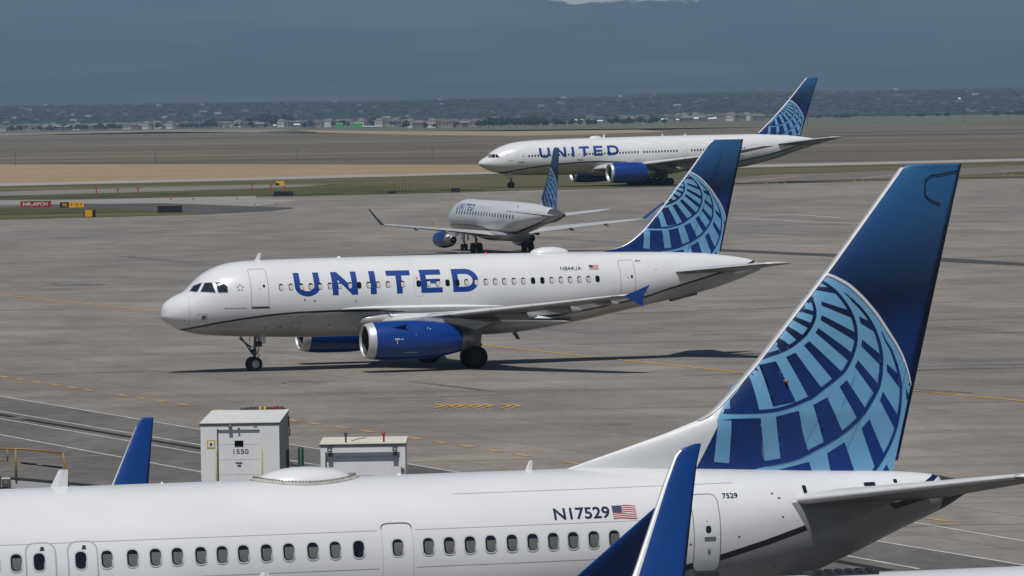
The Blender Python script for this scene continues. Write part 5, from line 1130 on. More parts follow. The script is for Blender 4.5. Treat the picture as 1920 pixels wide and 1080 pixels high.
# far slopes: scattered roofs and woodland too small to tell apart
random.seed(21); mb = MB()
for i in range(2600):
    Y = random.uniform(6350, 8500); X = random.uniform(-.10, .105) * Y; z = hill_z(X, Y); s = random.uniform(3, 9) ; h = random.uniform(1.5, 4.0)
    n = 6; v = [(X + s * cos(2 * pi * k / n) * random.uniform(.7, 1.2), Y + s * sin(2 * pi * k / n), z - .5) for k in range(n)] + [(X + s * .75 * cos(2 * pi * k / n + .4) * random.uniform(.6, 1.1), Y + s * .75 * sin(2 * pi * k / n + .4), z + h * random.uniform(.5, .8)) for k in range(n)] + [(X, Y, z + h)]
    mb.add(v, [(k, (k + 1) % n, (k + 1) % n + n, k + n) for k in range(n)] + [(k + n, (k + 1) % n + n, 2 * n) for k in range(n)])
tag(mb.build('woodland', leafm[0]), kind='stuff')
mb = MB()
for i in range(260):
    Y = random.uniform(6300, 9200); X = random.uniform(-.10, .105) * Y; z = hill_z(X, Y); w = random.uniform(2, 5.5); h = random.uniform(1.5, 3.2)
    mb.box(X - w, X + w, Y - 4, Y + 4, z - .5, z + h, random.choice([0, 0, 0, 1, 1, 2]))
tag(mb.build('suburb', [walls[3], walls[1], walls[2]]), kind='stuff')

# ------------------------------------------------------------------ taxiing twin-jet in the middle of the picture
LEW = .12
def blade(parent, le, te, yf, side, thick, m, name='winglet', le_m=None, n=22, LEW=.12):
    """upright blade: le / te are x(z) tables, yf(z) gives the outboard lean"""
    z0, z1 = le[0][0], le[-1][0]; rr = []; E = []
    for i in range(n + 1):
        q = i / n; z = z0 + (z1 - z0) * (1 - (1 - q) ** 1.25); a, b = interp(le, z), interp(te, z); c = max(b - a, .02)
        y = yf(z); dz = .02
        ny, nz = (yf(z + dz) - yf(z)) / dz, 1.0; l = sqrt(1 + ny * ny); ny /= l; nz /= l
        th = thick * min(1, c / .6)
        r = [(a + u * c, side * (y + nz * naca(u, th) * 1.0), z - ny * naca(u, th)) for u in US] + \
            [(a + u * c, side * (y - nz * naca(u, th)), z + ny * naca(u, th)) for u in US[-2:0:-1]]
        rr.append(r); E.append((a, c, y, z, ny, nz, th))
    mb = MB(); mb.loft(rr, 0, True); o = mb.build(name, m, parent, True)
    if le_m:
        rr = []
        for a, c, y, z, ny, nz, th in E[:-3]:
            r = []
            for u, s_ in ((LEW, 1), (LEW * .55, 1), (LEW * .17, 1), (0, 0), (LEW * .17, -1), (LEW * .55, -1), (LEW, -1)):
                d = naca(u, th) + (.007 if s_ else 0)
                r.append((a + u * c - .006, side * (y + s_ * nz * d), z - s_ * ny * d))
            rr.append(r)
        mb = MB(); mb.loft(rr, 0, False, closed=False); mb.build('leading_edge', le_m, o, True)
    return o

A = empty('twin_jet_airliner', (-18.547, 300.0, 0), 0.3384, 'white twin jet taxiing across the middle, with a small blue arrow-shaped wingtip fence', 'airplane')
FA = Fus([(0, 3.12), (.1, 3.60), (.38, 3.88), (.8, 4.12), (1.34, 4.36), (1.8, 4.80), (2.16, 5.12), (2.74, 5.46), (3.38, 5.70), (4.23, 5.84), (5.3, 5.89), (9, 5.93), (15, 5.95), (21, 5.92), (27, 5.84), (30.2, 5.72), (31.7, 5.58), (33.3, 5.33), (34.0, 5.1)],
         [(0, 3.0), (.08, 2.88), (.42, 2.6), (.77, 2.40), (1.2, 2.22), (1.97, 2.05), (2.8, 1.95), (4.6, 1.85), (6.7, 1.77), (9, 1.73), (18, 1.74), (20.8, 1.88), (22.9, 2.1), (25.8, 2.62), (28.7, 3.19), (31.2, 3.72), (32.6, 4.14), (34.0, 4.66)],
         [(0, .05), (.1, .38), (.4, .72), (.8, 1.0), (1.34, 1.28), (2.16, 1.58), (3.4, 1.84), (4.6, 1.95), (5.6, 1.975), (20.5, 1.975), (23, 1.88), (26, 1.56), (29, 1.12), (31.5, .72), (33.3, .4), (34, .2)],
         [(0, 3.06), (1, 3.3), (3, 3.7), (5, 3.85), (21, 3.85), (26, 4.15), (30, 4.65), (34, 4.88)], 34.0)
STA = [(0, -2), (.66, -2), (.68, 2.26), (1.6, 2.45), (2.65, 2.66), (4.06, 2.86), (5.48, 3.02), (6.9, 3.11), (9, 3.15), (11.6, 3.10), (16, 2.72), (19.5, 2.45), (21.9, 2.6), (24, 2.91), (26.7, 3.36), (28.05, 3.75), (30, 4.24), (31.94, 4.73), (33.2, 5.02), (34, 5.3)]
fus = FA.mesh(A, fuselage_mat("white and grey hull paint", (0.40, 0.395, 0.38), .055), STA)
FF = Fus([(10.0, 2.9), (10.8, 3.2), (12, 3.35), (14, 3.4), (18, 3.2), (20.2, 2.9), (22.6, 2.3)], [(10.0, 2.3), (10.8, 1.85), (12, 1.66), (13.5, 1.60), (18, 1.58), (20, 1.68), (22.6, 2.06)],
         [(10.0, 1.3), (10.8, 1.85), (12, 2.04), (18, 2.07), (20, 1.95), (22.6, 1.3)], [(10, 2.6), (14, 2.7), (22.6, 2.2)], 22.6)
FF.mesh(A, bpy.data.materials["white and grey hull paint"], [(8, 3.13), (11.9, 3.09), (12.0, 2.75), (23, 2.3)], x0=10.0, nseg=48, name='belly_fairing')
FH = Fus([(8.9, 3.22), (10, 3.42), (11.5, 3.50), (15, 3.52), (18.5, 3.4)], [(8.9, 3.16), (10, 3.13), (15, 3.05), (18.5, 3.0)], [(8.9, 1.80), (10, 1.99), (11.5, 2.07), (15, 2.10), (18.5, 1.9)], [(8.9, 3.19), (10, 3.24), (18.5, 3.15)], 18.5)
FH.mesh(A, WHITE, [(0, 0), (20, 0)], x0=8.9, nseg=32, name='wing_root_glove')
ZW = 4.48
wx = [6.08, 6.62, 7.19, 7.72, 8.24, 8.78, 9.33, 9.89, 10.41, 10.94, 11.47, 12.02, 12.83, 13.73, 14.29, 14.81, 15.36, 15.91, 16.43, 16.97, 17.52, 18.05, 18.57, 19.11, 19.65, 20.2, 20.73, 21.27, 21.8, 22.33, 22.87, 23.41, 23.94]
let_root = None
for k, ps in enumerate(united_letters(6.83, 3.985, 1.215)):
    printed('lettering', ps, FA.onto(.006), LETB, A, .5, .13)
cabin_windows(A, FA, wx, ZW, .25, .35, dark=(8, 13, 16, 17, 25, 26, 32), off=.012, blindmat=SHADEL, frame=False, bl=.78)
for p in ([(1.42, 4.32), (1.70, 4.64), (2.05, 4.80), (1.72, 4.33)], [(1.86, 4.33), (2.15, 4.78), (2.47, 4.80), (2.56, 4.27)], [(2.70, 4.27), (2.64, 4.80), (2.95, 4.82), (3.20, 4.58), (3.19, 4.27)]):
    o = printed('cockpit_window', [p], FA.onto(.012), CPGLASS, A, .2, .1)
    cx = sum(a for a, b in p) / len(p); cz = sum(b for a, b in p) / len(p)
    big = [(cx + (a - cx) * 1.12, cz + (b - cz) * 1.12) for a, b in p]
    printed('window_frame', [[big[i], big[(i + 1) % len(p)], p[(i + 1) % len(p)], p[i]] for i in range(len(p))], FA.onto(.010), FRAMEM, o, .2, .1)
door(A, FA, 4.44, 5.36, 3.50, 5.44, .12, .022, win=(5.14, 4.56, .13), handle=(4.9, 4.42, .10), sill=True)
door(A, FA, 25.34, 26.2, 3.50, 5.42, .12, .022, win=(26.0, 4.55, .13), handle=(25.78, 4.5, .10))
door(A, FA, 13.48, 13.98, 3.83, 4.86, .13, .03, off=.002, seam_m=SEAML)
printed('red_mark', [rrect(13.62, 13.70, 4.72, 4.80, .03)], FA.onto(.014), RED, A)
star = []
for k in range(5):        # alliance emblem: five small arrowheads in a ring
    a = pi / 2 + 2 * pi * k / 5; cx, cz, r = 3.86, 4.50, .20
    star.append([(cx + r * cos(a), cz + r * sin(a)), (cx + .11 * cos(a + .62), cz + .11 * sin(a + .62)), (cx + .13 * cos(a), cz + .13 * sin(a)), (cx + .11 * cos(a - .62), cz + .11 * sin(a - .62))])
printed('star_emblem', star, FA.onto(.01), mat("star dark grey", (.05, .05, .06), .5), A, .2, .1)
printed('access_panel', ring(1.62, 2.14, 2.76, 3.18, .03, .022), FA.onto(.006), SEAML, A, .2, .1)
printed('static_port', [rrect(1.83, 2.06, 2.86, 3.08, .02)], FA.onto(.008), SEAM, A)
printed('small_print', text_polys("operated by flight crew", 2.95, 3.40, .05, 1.4), FA.onto(.008), LETN, A) if False else printed('hull_pinstripe', [rrect(2.95, 4.15, 3.425, 3.45, .005, 1)], FA.onto(.008), mat("pin stripe grey", (.25, .26, .28), .5), A, .3, .1)
printed('registration', text_polys("N844UA", 21.86, 4.97, .21, 1.16, .006), FA.onto(.01), LETN, A, .5, .2)
flag_print(A, FA, 23.56, 24.1, 4.98, 5.22, .008)
printed('fleet_number', text_polys("4844", 26.35, 5.33, .09, 1.3, .02), FA.onto(.01), LETN, A)
for (x, z, s) in ((7.35, 3.78, .045), (7.9, 3.72, .05), (7.2, 2.95, .035), (6.15, 2.35, .06), (3.6, 2.55, .04), (2.2, 2.45, .03), (3.1, 3.45, .03), (10.2, 3.65, .04), (5.3, 2.35, .04), (8.8, 2.4, .05), (27.5, 4.9, .03), (1.0, 2.85, .03)):
    printed('port', [rrect(x - s, x + s, z - s, z + s, s * .8)], FA.onto(.008), SEAM, A)
printed('hatch', ring(6.7, 7.25, 2.2, 2.62, .04, .018), FA.onto(.006), SEAM, A, .3, .1)
printed('nose_seam', strips([(1.27, 2.22), (1.22, 2.7), (1.20, 3.2), (1.22, 3.7), (1.30, 4.25)], [(1.29, 2.22), (1.24, 2.7), (1.22, 3.2), (1.24, 3.7), (1.32, 4.25)]), FA.onto(.006), SEAML, A, .2, .1)
blade_antenna(A, 5.2, 5.86, .42, .30, .24); blade_antenna(A, 26.6, 1.6, .01, .1, 0)
mb = MB(); mb.loft([[(19.6 + .28 * q, -.02 * s_, 1.70 - .42 * q) for s_ in (-1, 1)] + [(19.86 + .24 * q, .02 * s_, 1.70 - .42 * q) for s_ in (1, -1)] for q in (0, .5, 1)], 0, True); mb.build('blade_antenna', SEAM, A)
for x, h_ in ((9.9, .05), (18.2, .06)):
    mb = MB(); mb.lathe([(0, .12), (h_, .09), (h_ + .03, .01)], (x, 0, FA.top(x) - .01), 'z', 12); mb.build('beacon_lamp', RED if x > 12 else WHITE, A, True)
radome(A, 20.7, 22.95, 5.84, 6.23, .55)
TFA = fin_mat("fin livery print medium jet", 5.8, 11.85, 27.0, .06)
leA = [(5.75, 24.3), (5.95, 25.2), (6.1, 25.9), (6.36, 26.45), (6.72, 26.93), (7.1, 27.36), (8.24, 28.38), (9.2, 29.17), (10.2, 30.02), (11.60, 31.11), (11.78, 31.28), (11.86, 31.55)]
teA = [(5.3, 31.68), (11.86, 33.2)]
thA = lambda z: max(.10, .46 - (z - 5.7) * .045) * min(1, .12 + max(0, (z - 5.75)) * .9)
f_, half, fl, ft = make_fin(A, leA, teA, thA, TFA)
globe(f_, half, [(0.9825, -0.0191), (-0.0152, 0.9619), (-7.8094, 1.5487)], TFA)
fin_edge(f_, fl, ft, half, 6.0, 11.8, SILVER, .075)
printed('rudder_seam', strips([(29.85, 5.95), (31.95, 11.3)], [(29.87, 5.95), (31.97, 11.3)]), lambda x, z: (x, -(half(x, z) + .020), z), mat("seam navy", (.001, .01, .06), .5), f_, .5, .3)
mb = MB(); mb.lathe([(0, .20), (.28, .20), (.30, .16), (.05, .14)], (33.75, 0, 4.88), n=20); mb.build('auxiliary_exhaust', DARKMET, A, True)
mb = MB(); mb.tube([(28.7, -.1, 3.16), (29.6, -.1, 3.36), (30.3, -.1, 3.50)], .09, 8); mb.build('tail_bumper', SEAM, A, True)
SA = [(1.2, 11.2, 7.0, 2.42, .105), (1.98, 11.6, 6.35, 2.5, .10), (6.4, 13.9, 3.95, 2.95, .088), (12, 16.8, 2.7, 3.52, .082), (16.95, 19.45, 1.55, 4.07, .08)]
for sd in (-1, 1):
    w = make_wing(A, SA, sd, [(3.6, 2.6, .26, .25), (6.9, 2.5, .24, .2), (10.6, 2.2, .21, .18), (14.0, 1.6, .15, .14)], slat=[(2.6, 4.9), (6.5, 9.0), (9.05, 11.6), (11.65, 14.2), (14.25, 16.5)], flap_y=[(2.2, 6.2, .62, .80), (6.6, 12.6, .62, .78), (13, 16.4, .70, .97), (2.2, 6.2, .82, .985), (6.6, 12.6, .80, .985)])
    mb = MB(); P_ = [(19.72, 4.06), (20.55, 4.36), (21.14, 4.60), (20.80, 4.08), (20.74, 3.48), (20.50, 3.62)]
    v = [(x, sd * (17.0), z) for x, z in P_] + [(x, sd * 17.06, z) for x, z in P_]; n = 6
    mb.add(v, [tuple(range(n)), tuple(range(n, 2 * n))[::-1]] + [(i, (i + 1) % n, (i + 1) % n + n, i + n) for i in range(n)])
    mb.build('wingtip_fence', BLUEW, w)
    e = make_engine(A, (sd * 5.75, 1.66), [(9.80, .975), (10.4, 1.03), (11, 1.045), (12.2, 1.045), (13.2, .97), (14.1, .82), (14.62, .71)],
        [(9.80, .976), (9.66, .95), (9.50, .905), (9.40, .85), (9.38, .815), (9.42, .79), (9.50, .775)], [(9.495, .774), (9.75, .75), (10.2, .78), (10.7, .82)],
        [(14.45, .715), (14.62, .705), (15.0, .60), (15.3, .53), (15.28, .48), (14.6, .52)], [(14.6, .36), (15.1, .24), (15.5, .04)], BLUEE, 10.7, .82)
    pylon(A, [(11.0, 2.70, .3), (12.6, 2.86, .7), (14.6, 2.75, .9), (16.5, 2.45, .4), (15.6, 2.12, .6), (14.5, 2.10, .9), (12.5, 2.2, 1), (11.3, 2.35, .6)], sd * 5.75, .40, WINGM)
    if sd < 0:
        cm = mat("nacelle strake blue", (.004, .03, .26), .35)
        mb = MB(); mb.add([(10.75, -6.45, 2.38), (11.75, -6.45, 2.40), (11.75, -6.72, 2.62), (11.2, -6.6, 2.5)], [(0, 1, 2, 3)]); 
        v = [(10.62, -6.50, 2.34), (11.42, -6.50, 2.36), (11.46, -6.84, 2.56)]
        mb = MB(); mb.add(v + [(a, b + .02, c - .04) for a, b, c in v], [(0, 1, 2), (5, 4, 3), (0, 3, 4, 1), (1, 4, 5, 2), (2, 5, 3, 0)]); mb.build('nacelle_strake', cm, e)
        def onnac(x, z, off=.008):
            r = interp([(9.72, .955), (10.2, 1.02), (11, 1.045), (12.2, 1.045), (13.2, .97), (14.1, .82), (14.62, .71)], x) + off
            dz = z - 1.66; return (x, -5.75 - sqrt(max(0, r * r - dz * dz)), z)
        printed('warning_print', [rrect(10.75, 11.0, 1.72, 1.80, .03), rrect(11.05, 11.22, 1.74, 1.77, .01), rrect(10.86, 10.89, 1.5, 1.70, .01)], onnac, FLAGW, e, .2, .1)
        printed('warning_print', [rrect(10.79, 10.96, 1.745, 1.775, .01)], lambda x, z: onnac(x, z, .012), FLAGR, e, .2, .1)
        printed('cowl_seam', strips([(12.02, .95), (12.02, 2.35)], [(12.04, .95), (12.04, 2.35)]), onnac, mat("cowl seam blue", (.003, .02, .17), .5), e, .2, .1)
        printed('small_print', [rrect(11.35 + .12 * k, 11.43 + .12 * k, 1.02, 1.06, .01) for k in range(6)], onnac, LETG, e, .2, .1)
        printed('scuff', [rrect(12.6, 12.68, 2.28, 2.31, .01), rrect(12.75, 12.80, 2.22, 2.27, .01), rrect(11.9, 11.95, 1.95, 1.98, .01)], onnac, LETG, e, .2, .1)
    tp = make_wing(A, [(.5, 28.25, 4.1, 4.66, .10), (6.2, 31.9, 1.55, 5.2, .09)], sd, [], 'tailplane', slat=False)
g = gear(A, 'nose_gear', 5.07, 0, 1.9, .385, .22, .25, [0], .12, doors=[(.28, .62, -.30, 1.45, 1.85), (.28, .62, .30, 1.45, 1.85)], strut_r=.085)
mb = MB(); mb.box(4.98, 5.14, -.2, .2, 1.02, 1.16); mb.tube([(5.0, -.24, 1.08), (5.0, .24, 1.08)], .07, 10); mb.tube([(5.3, -.1, 1.75), (5.32, -.12, 1.1), (5.15, 0, .8)], .03, 6); mb.tube([(4.9, .1, 1.8), (4.88, .1, 1.2), (5.02, 0, .95)], .025, 6); mb.box(5.16, 5.5, -.14, -.1, 1.3, 1.6); mb.tube([(4.3, 0, 1.78), (4.95, 0, 1.25)], .04, 8)
mb.build('steering_links', DARKMET, g)
mb = MB(); mb.lathe([(0, .01), (-.02, .06), (.05, .07)], (4.9, -.12, 1.30), 'x', 12); mb.lathe([(0, .01), (-.02, .06), (.05, .07)], (4.9, .12, 1.30), 'x', 12); mb.build('taxi_lamp', FLAGW, g)
for sd in (-1, 1):
    g = gear(A, 'main_gear', 16.11, sd * 3.8, 2.5, .585, .42, .46, [0], -.1, strut_r=.12)
    mb = MB(); yy = sd * 4.0
    mb.add([(15.75, yy, 2.6), (16.6, yy, 2.6), (16.42, yy, 1.12), (16.0, yy, 1.12)], [(0, 1, 2, 3)]); v0 = mb.v[:]; mb.add([(a, b + .05 * sd, c) for a, b, c in v0], [(3, 2, 1, 0)])
    mb.f += [(0, 4, 5, 1), (1, 5, 6, 2), (2, 6, 7, 3), (3, 7, 4, 0)]; mb.m += [0] * 4
    mb.build('gear_door', WINGD, g)

# ------------------------------------------------------------------ long wide-body on the far taxiway
B = empty('wide_body_airliner', (-5.493, 991.1, 0), 0.3278, 'white wide-body jet farthest away, on the taxiway at the grass edge', 'airplane')
FB = Fus([(0, 4.38), (.1, 4.66), (.49, 5.02), (1.38, 5.56), (1.99, 6.1), (2.89, 6.70), (4.38, 7.38), (6.02, 7.86), (8.25, 8.17), (10.5, 8.29), (14.2, 8.40), (20.2, 8.5), (40, 8.70), (51, 8.72), (56, 8.52), (58.2, 8.36), (62, 7.9), (63.7, 7.55)],
         [(0, 4.25), (.18, 4.05), (1.2, 3.46), (2.2, 3.02), (3.7, 2.62), (5.2, 2.4), (8.2, 2.2), (14, 2.15), (23, 2.2), (35, 2.3), (43, 2.42), (49, 2.9), (54.3, 4.0), (59.7, 5.58), (63.7, 6.75)],
         [(0, .08), (.2, .66), (1.2, 1.45), (3, 2.2), (6, 2.85), (9, 3.08), (10.5, 3.1), (43, 3.1), (49, 2.7), (54, 2.0), (59, 1.2), (63.7, .35)],
         [(0, 4.3), (3, 4.6), (8, 5.15), (43, 5.6), (54, 6.4), (63.7, 7.1)], 63.7)
STB = [(0, -2), (3.0, -2), (3.1, 2.6), (5.8, 3.05), (8.8, 3.55), (11.75, 3.85), (14.7, 4.14), (17.7, 4.3), (21.5, 4.4), (28, 4.1), (36, 3.5), (43, 3.55), (47.6, 3.95), (53.3, 4.9), (58.7, 6.3), (61, 6.9), (63.7, 7.6)]
FB.mesh(B, fuselage_mat("white and grey hull paint large jet", (0.40, 0.395, 0.38), .12), STB, step=.5, nseg=64)
zB = lambda x: 5.58 + .0162 * (x - 8.3)
sh = lambda ps, x0, k: [[(x, z + k * (x - x0)) for x, z in p] for p in ps]
for ps in united_letters(10.2, 5.19, 1.74): printed('lettering', sh(ps, 10.2, .0185), FB.onto(.015), LETB, B, 1, .25)
wxs = [8.3 + .56 * k for k in range(73)]
wxs = [x for x in wxs if not (16.7 < x < 18.9 or 28.95 < x < 29.45 or 35.9 < x < 38.3 or 45.6 < x < 47.2)]
cabin_windows(B, FB, wxs, zB, .27, .38, blind=False, off=.03, frame=False)
for p in ([(1.2, 5.42), (1.75, 5.92), (2.05, 5.95), (1.8, 5.4)], [(1.86, 5.4), (2.12, 5.96), (2.55, 5.98), (2.5, 5.4)], [(2.57, 5.4), (2.62, 5.98), (2.95, 5.9), (3.2, 5.42)]):
    printed('cockpit_window', [p], FB.onto(.02), GLASS, B, .3, .15)
door(B, FB, 6.3, 7.4, 4.62, 6.5, .15, .05, win=(7.22, 5.55, .2), off=.01, seam_m=SEAML)
door(B, FB, 17.1, 18.2, 4.85, 6.7, .15, .05, win=(17.5, 5.72, .16), off=.01, seam_m=SEAML)
door(B, FB, 36.7, 37.75, 5.15, 6.98, .15, .06, win=(37.3, 6.02, .16), off=.01, seam_m=SEAML)
door(B, FB, 50.05, 51.0, 5.3, 6.95, .15, .06, win=(50.6, 6.2, .2), off=.01, seam_m=SEAML)
for a in (6.4, 17.2): printed('sill', [rrect(a, a + 1.05, 4.46 + (a - 6.4) * .02, 4.53 + (a - 6.4) * .02, .02)], FB.onto(.02), SEAM, B, .3, .1)
printed('hull_pinstripe', [rrect(4.6, 5.5, 4.75, 4.82, .01)], FB.onto(.02), SEAM, B, .3, .1)
printed('star_emblem', ring(4.35, 4.85, 5.9, 6.35, .22, .05), FB.onto(.02), mat("faint emblem grey", (.45, .46, .48), .5), B, .3, .1)
printed('registration', text_polys("N774UA", 41.8, 6.72, .26, 1.2, .02), FB.onto(.02), LETN, B, .5, .2) if False else None
blade_antenna(B, 23.0, 8.52, .6, .45, .25); radome(B, 20.5, 22.9, 8.46, 8.88, .6)
for x in (34.0, 38.3): blade_antenna(B, x, 8.64, .4, .35, .15)
TFB = fin_mat("fin livery print large jet", 8.6, 18.65, 53.5, .09)
leB = [(8.2, 51.4), (8.75, 52.1), (11.6, 55.2), (14.75, 58.25), (18.3, 61.35), (18.6, 61.75)]; teB = [(7.6, 60.15), (18.6, 63.85)]
thB = lambda z: max(.2, .95 - (z - 8.4) * .07) * min(1, .3 + max(0, z - 8.2) * .8)
f_, half, fl, ft = make_fin(B, leB, teB, thB, TFB)
globe(f_, half, [(1.4064, 0.0861), (0.0628, 1.3746), (3.322, -2.0052)], TFB)
fin_edge(f_, fl, ft, half, 8.9, 18.5, SILVER, .16)
mb = MB(); mb.lathe([(0, .42), (.5, .40), (.5, .30), (0, .28)], (63.4, -.1, 7.1), n=20); mb.build('auxiliary_exhaust', DARKMET, B, True)
SB = [(1.5, 19.6, 15.2, 3.0, .13), (3.1, 21.0, 13.6, 3.15, .13), (10.2, 26.6, 8.2, 3.85, .115), (20, 34.0, 4.9, 5.1, .10), (30.4, 41.6, 1.9, 6.8, .10)]
for sd in (-1, 1):
    w = make_wing(B, SB, sd, [(7, 5, .5, .5), (12.5, 4.4, .45, .4), (17.5, 3.6, .36, .3), (22.5, 3, .3, .25)], slat=[(4, 9), (10.6, 17), (17.2, 23.6), (23.8, 29.8)], flap_y=[(4, 9, .72, .98), (12.5, 23, .72, .98)])
    e = make_engine(B, (sd * 9.6, 2.45), [(21.05, 1.70), (22.0, 1.80), (23.5, 1.85), (25.5, 1.80), (27.2, 1.66)],
        [(21.05, 1.705), (20.75, 1.63), (20.58, 1.50), (20.62, 1.42), (21.1, 1.38)], [(21.1, 1.385), (22, 1.45), (22.6, 1.5)],
        [(27.0, 1.64), (27.22, 1.60), (27.1, 1.3), (27.6, 1.12), (28.9, .85), (28.85, .75)], [(28.2, .6), (29.4, .35), (30.0, .05)], BLUEE, 22.6, 1.5)
    pylon(B, [(23.2, 4.15, .3), (25.5, 4.75, .8), (29, 4.35, 1), (33, 4.0, .4), (31, 3.4, .6), (27.5, 3.35, 1), (24, 3.9, .8)], sd * 9.6, .6, WINGM)
    make_wing(B, [(.8, 54.6, 8.2, 6.75, .10), (10.7, 61.6, 2.7, 7.95, .09)], sd, [], 'tailplane', slat=False)
gear(B, 'nose_gear', 5.9, 0, 2.6, .55, .4, .34, [0], .2, doors=[(-.9, .2, -.6, 1.9, 2.6)], strut_r=.13)
for sd in (-1, 1):
    gear(B, 'main_gear', 31.77, sd * 5.5, 3.2, .67, .5, .68, [-1.5, 0, 1.5], -.3, strut_r=.24)
    mb = MB(); y = sd * 5.9
    mb.box(30.0, 32.9, y - .04, y + .04, 1.3, 3.3); mb.build('gear_door', DARKMET, B)  # gear shadow painted in: doors given a near-black colour
mb = MB(); rings = []
for i in range(21):
    q = i / 20; x = 18.5 + 20 * q; e = sin(pi * q) ** .5 if 0 < q < 1 else .02
    rings.append([(x, (1.2 + 2.1 * e) * cos(2 * pi * k / 24), 2.9 + (.3 + 1.0 * e) * sin(2 * pi * k / 24)) for k in range(24)])
mb.loft(rings, 0, True); mb.build('belly_fairing', GREYP, B, True)

# ------------------------------------------------------------------ small regional jet seen from behind
E_ = empty('regional_jet', (-5.55, 558.7, 0), -1.239, 'small white regional jet rolling away, seen from behind with raked winglets', 'airplane')
FE = Fus([(0, 2.9), (.15, 3.2), (.6, 3.55), (1.4, 4.05), (2.3, 4.6), (3.4, 4.92), (4.8, 5.04), (8.3, 5.0), (15.2, 4.95), (19.8, 4.88), (24.2, 4.76), (27.2, 4.56), (29.9, 4.36), (31.2, 4.14), (32.1, 3.95)],
         [(0, 2.7), (.15, 2.5), (.8, 2.1), (2, 1.83), (4, 1.70), (15, 1.60), (18, 1.66), (21, 1.95), (24, 2.4), (26.5, 2.80), (29.9, 3.15), (31.2, 3.42), (32.1, 3.66)],
         [(0, .05), (.15, .35), (.8, .85), (2, 1.25), (3.6, 1.45), (5, 1.5), (19, 1.5), (22, 1.42), (25, 1.1), (28, .78), (29.9, .62), (31.2, .36), (32.1, .16)],
         [(0, 2.8), (3, 3.15), (6, 3.3), (20, 3.3), (25, 3.55), (30, 3.8), (32.1, 3.8)], 29.35)
STE = [(0, 2.3), (4, 2.62), (8, 2.62), (12, 2.45), (15, 2.12), (18, 1.93), (21, 2.08), (24, 2.55), (27, 3.05), (29.85, 3.55)]
FE.mesh(E_, fuselage_mat("white and grey hull paint small jet", (0.42, 0.415, 0.40), .065), STE)
FE.L = 32.1
FE.mesh(E_, mat("brushed tail cone metal", (.34, .34, .35), .32, .85, var=.2, scale=2), STE, x0=29.33, name='tail_cone')
mb = MB(); mb.lathe([(0, .17), (.25, .16), (.25, .02)], (31.95, 0, 3.8), n=18); mb.build('auxiliary_exhaust', DARKMET, E_, True)
te_ = lambda ps, x0: [[(x, z - .0168 * (x - x0)) for x, z in p] for p in ps]
for ps in united_letters(4.6, 4.07, .60): printed('lettering', te_(ps, 4.6), FE.onto(.01), LETB, E_, .5, .12)
printed('express_lettering', te_(text_polys("EXPRESS", 9.95, 3.99, .56, 1.62, .02), 9.95), FE.onto(.01), LETG, E_, .5, .15)
cabin_windows(E_, FE, [4.99 + .838 * k for k in range(21)], lambda x: 3.84 - .0168 * (x - 5), .30, .40, blind=False, off=.015, frame=False)
door(E_, FE, 2.95, 3.8, 2.75, 4.5, .12, .03, off=.006, seam_m=SEAML)
for x, z, s in ((21.8, 4.5, .14), (3.4, 4.75, .12), (5.0, 2.9, .12)):
    printed('vent', [rrect(x - s, x + s, z - s * .5, z + s * .5, s * .3)], FE.onto(.01), SEAM, E_)
TFE = fin_mat("fin livery print small jet", 4.5, 10.06, 26.0, .05, dorsal=(26.6, 4.45, -.27))
leE = [(4.4, 24.2), (4.6, 25.2), (6.4, 27.2), (8.18, 28.72), (9.9, 29.6), (10.06, 29.8)]; teE = [(4.1, 30.15), (10.06, 31.15)]
thE = lambda z: max(.12, .46 - (z - 4.4) * .05) * min(1, .2 + max(0, z - 4.4) * .8)
f_, half, fl, ft = make_fin(E_, leE, teE, thE, TFE)
import itertools
def affine3(S, T):
    (x1, y1), (x2, y2), (x3, y3) = S; D = x1 * (y2 - y3) + x2 * (y3 - y1) + x3 * (y1 - y2); out = []
    for j in (0, 1):
        u1, u2, u3 = T[0][j], T[1][j], T[2][j]
        a = (u1 * (y2 - y3) + u2 * (y3 - y1) + u3 * (y1 - y2)) / D; b = (u1 * (x3 - x2) + u2 * (x1 - x3) + u3 * (x2 - x1)) / D
        out.append((a, b, u1 - a * x1 - b * y1))
    return [(out[0][0], out[1][0]), (out[0][1], out[1][1]), (out[0][2], out[1][2])]
S3 = [ART['light'][0], ART['rim'][0][-1], [40.3, 5.02]]
globe(f_, half, affine3(S3, [(28.8, 8.18), (30.5, 6.4), (30.2, 4.4)]), TFE)
fin_edge(f_, fl, ft, half, 4.6, 9.9, SILVER, .09)
FG = Fus([(9.0, 1.9), (11, 2.3), (14, 2.4), (18, 2.2), (20.5, 1.9)], [(9.0, 1.55), (10.5, 1.25), (12.5, 1.12), (17, 1.12), (19, 1.3), (20.5, 1.7)], [(9.0, .8), (10.5, 1.35), (12, 1.52), (17.5, 1.5), (20.5, .9)], [(9, 1.75), (20, 1.8)], 20.5)
FG.mesh(E_, GREYP, [(0, 0), (30, 0)], x0=9.0, nseg=40, name='belly_fairing')
SE = [(.9, 10.6, 5.6, 1.7, .12), (1.5, 11.0, 5.2, 1.76, .12), (4.8, 12.9, 3.5, 2.15, .11), (13.1, 17.1, 1.35, 3.0, .10)]
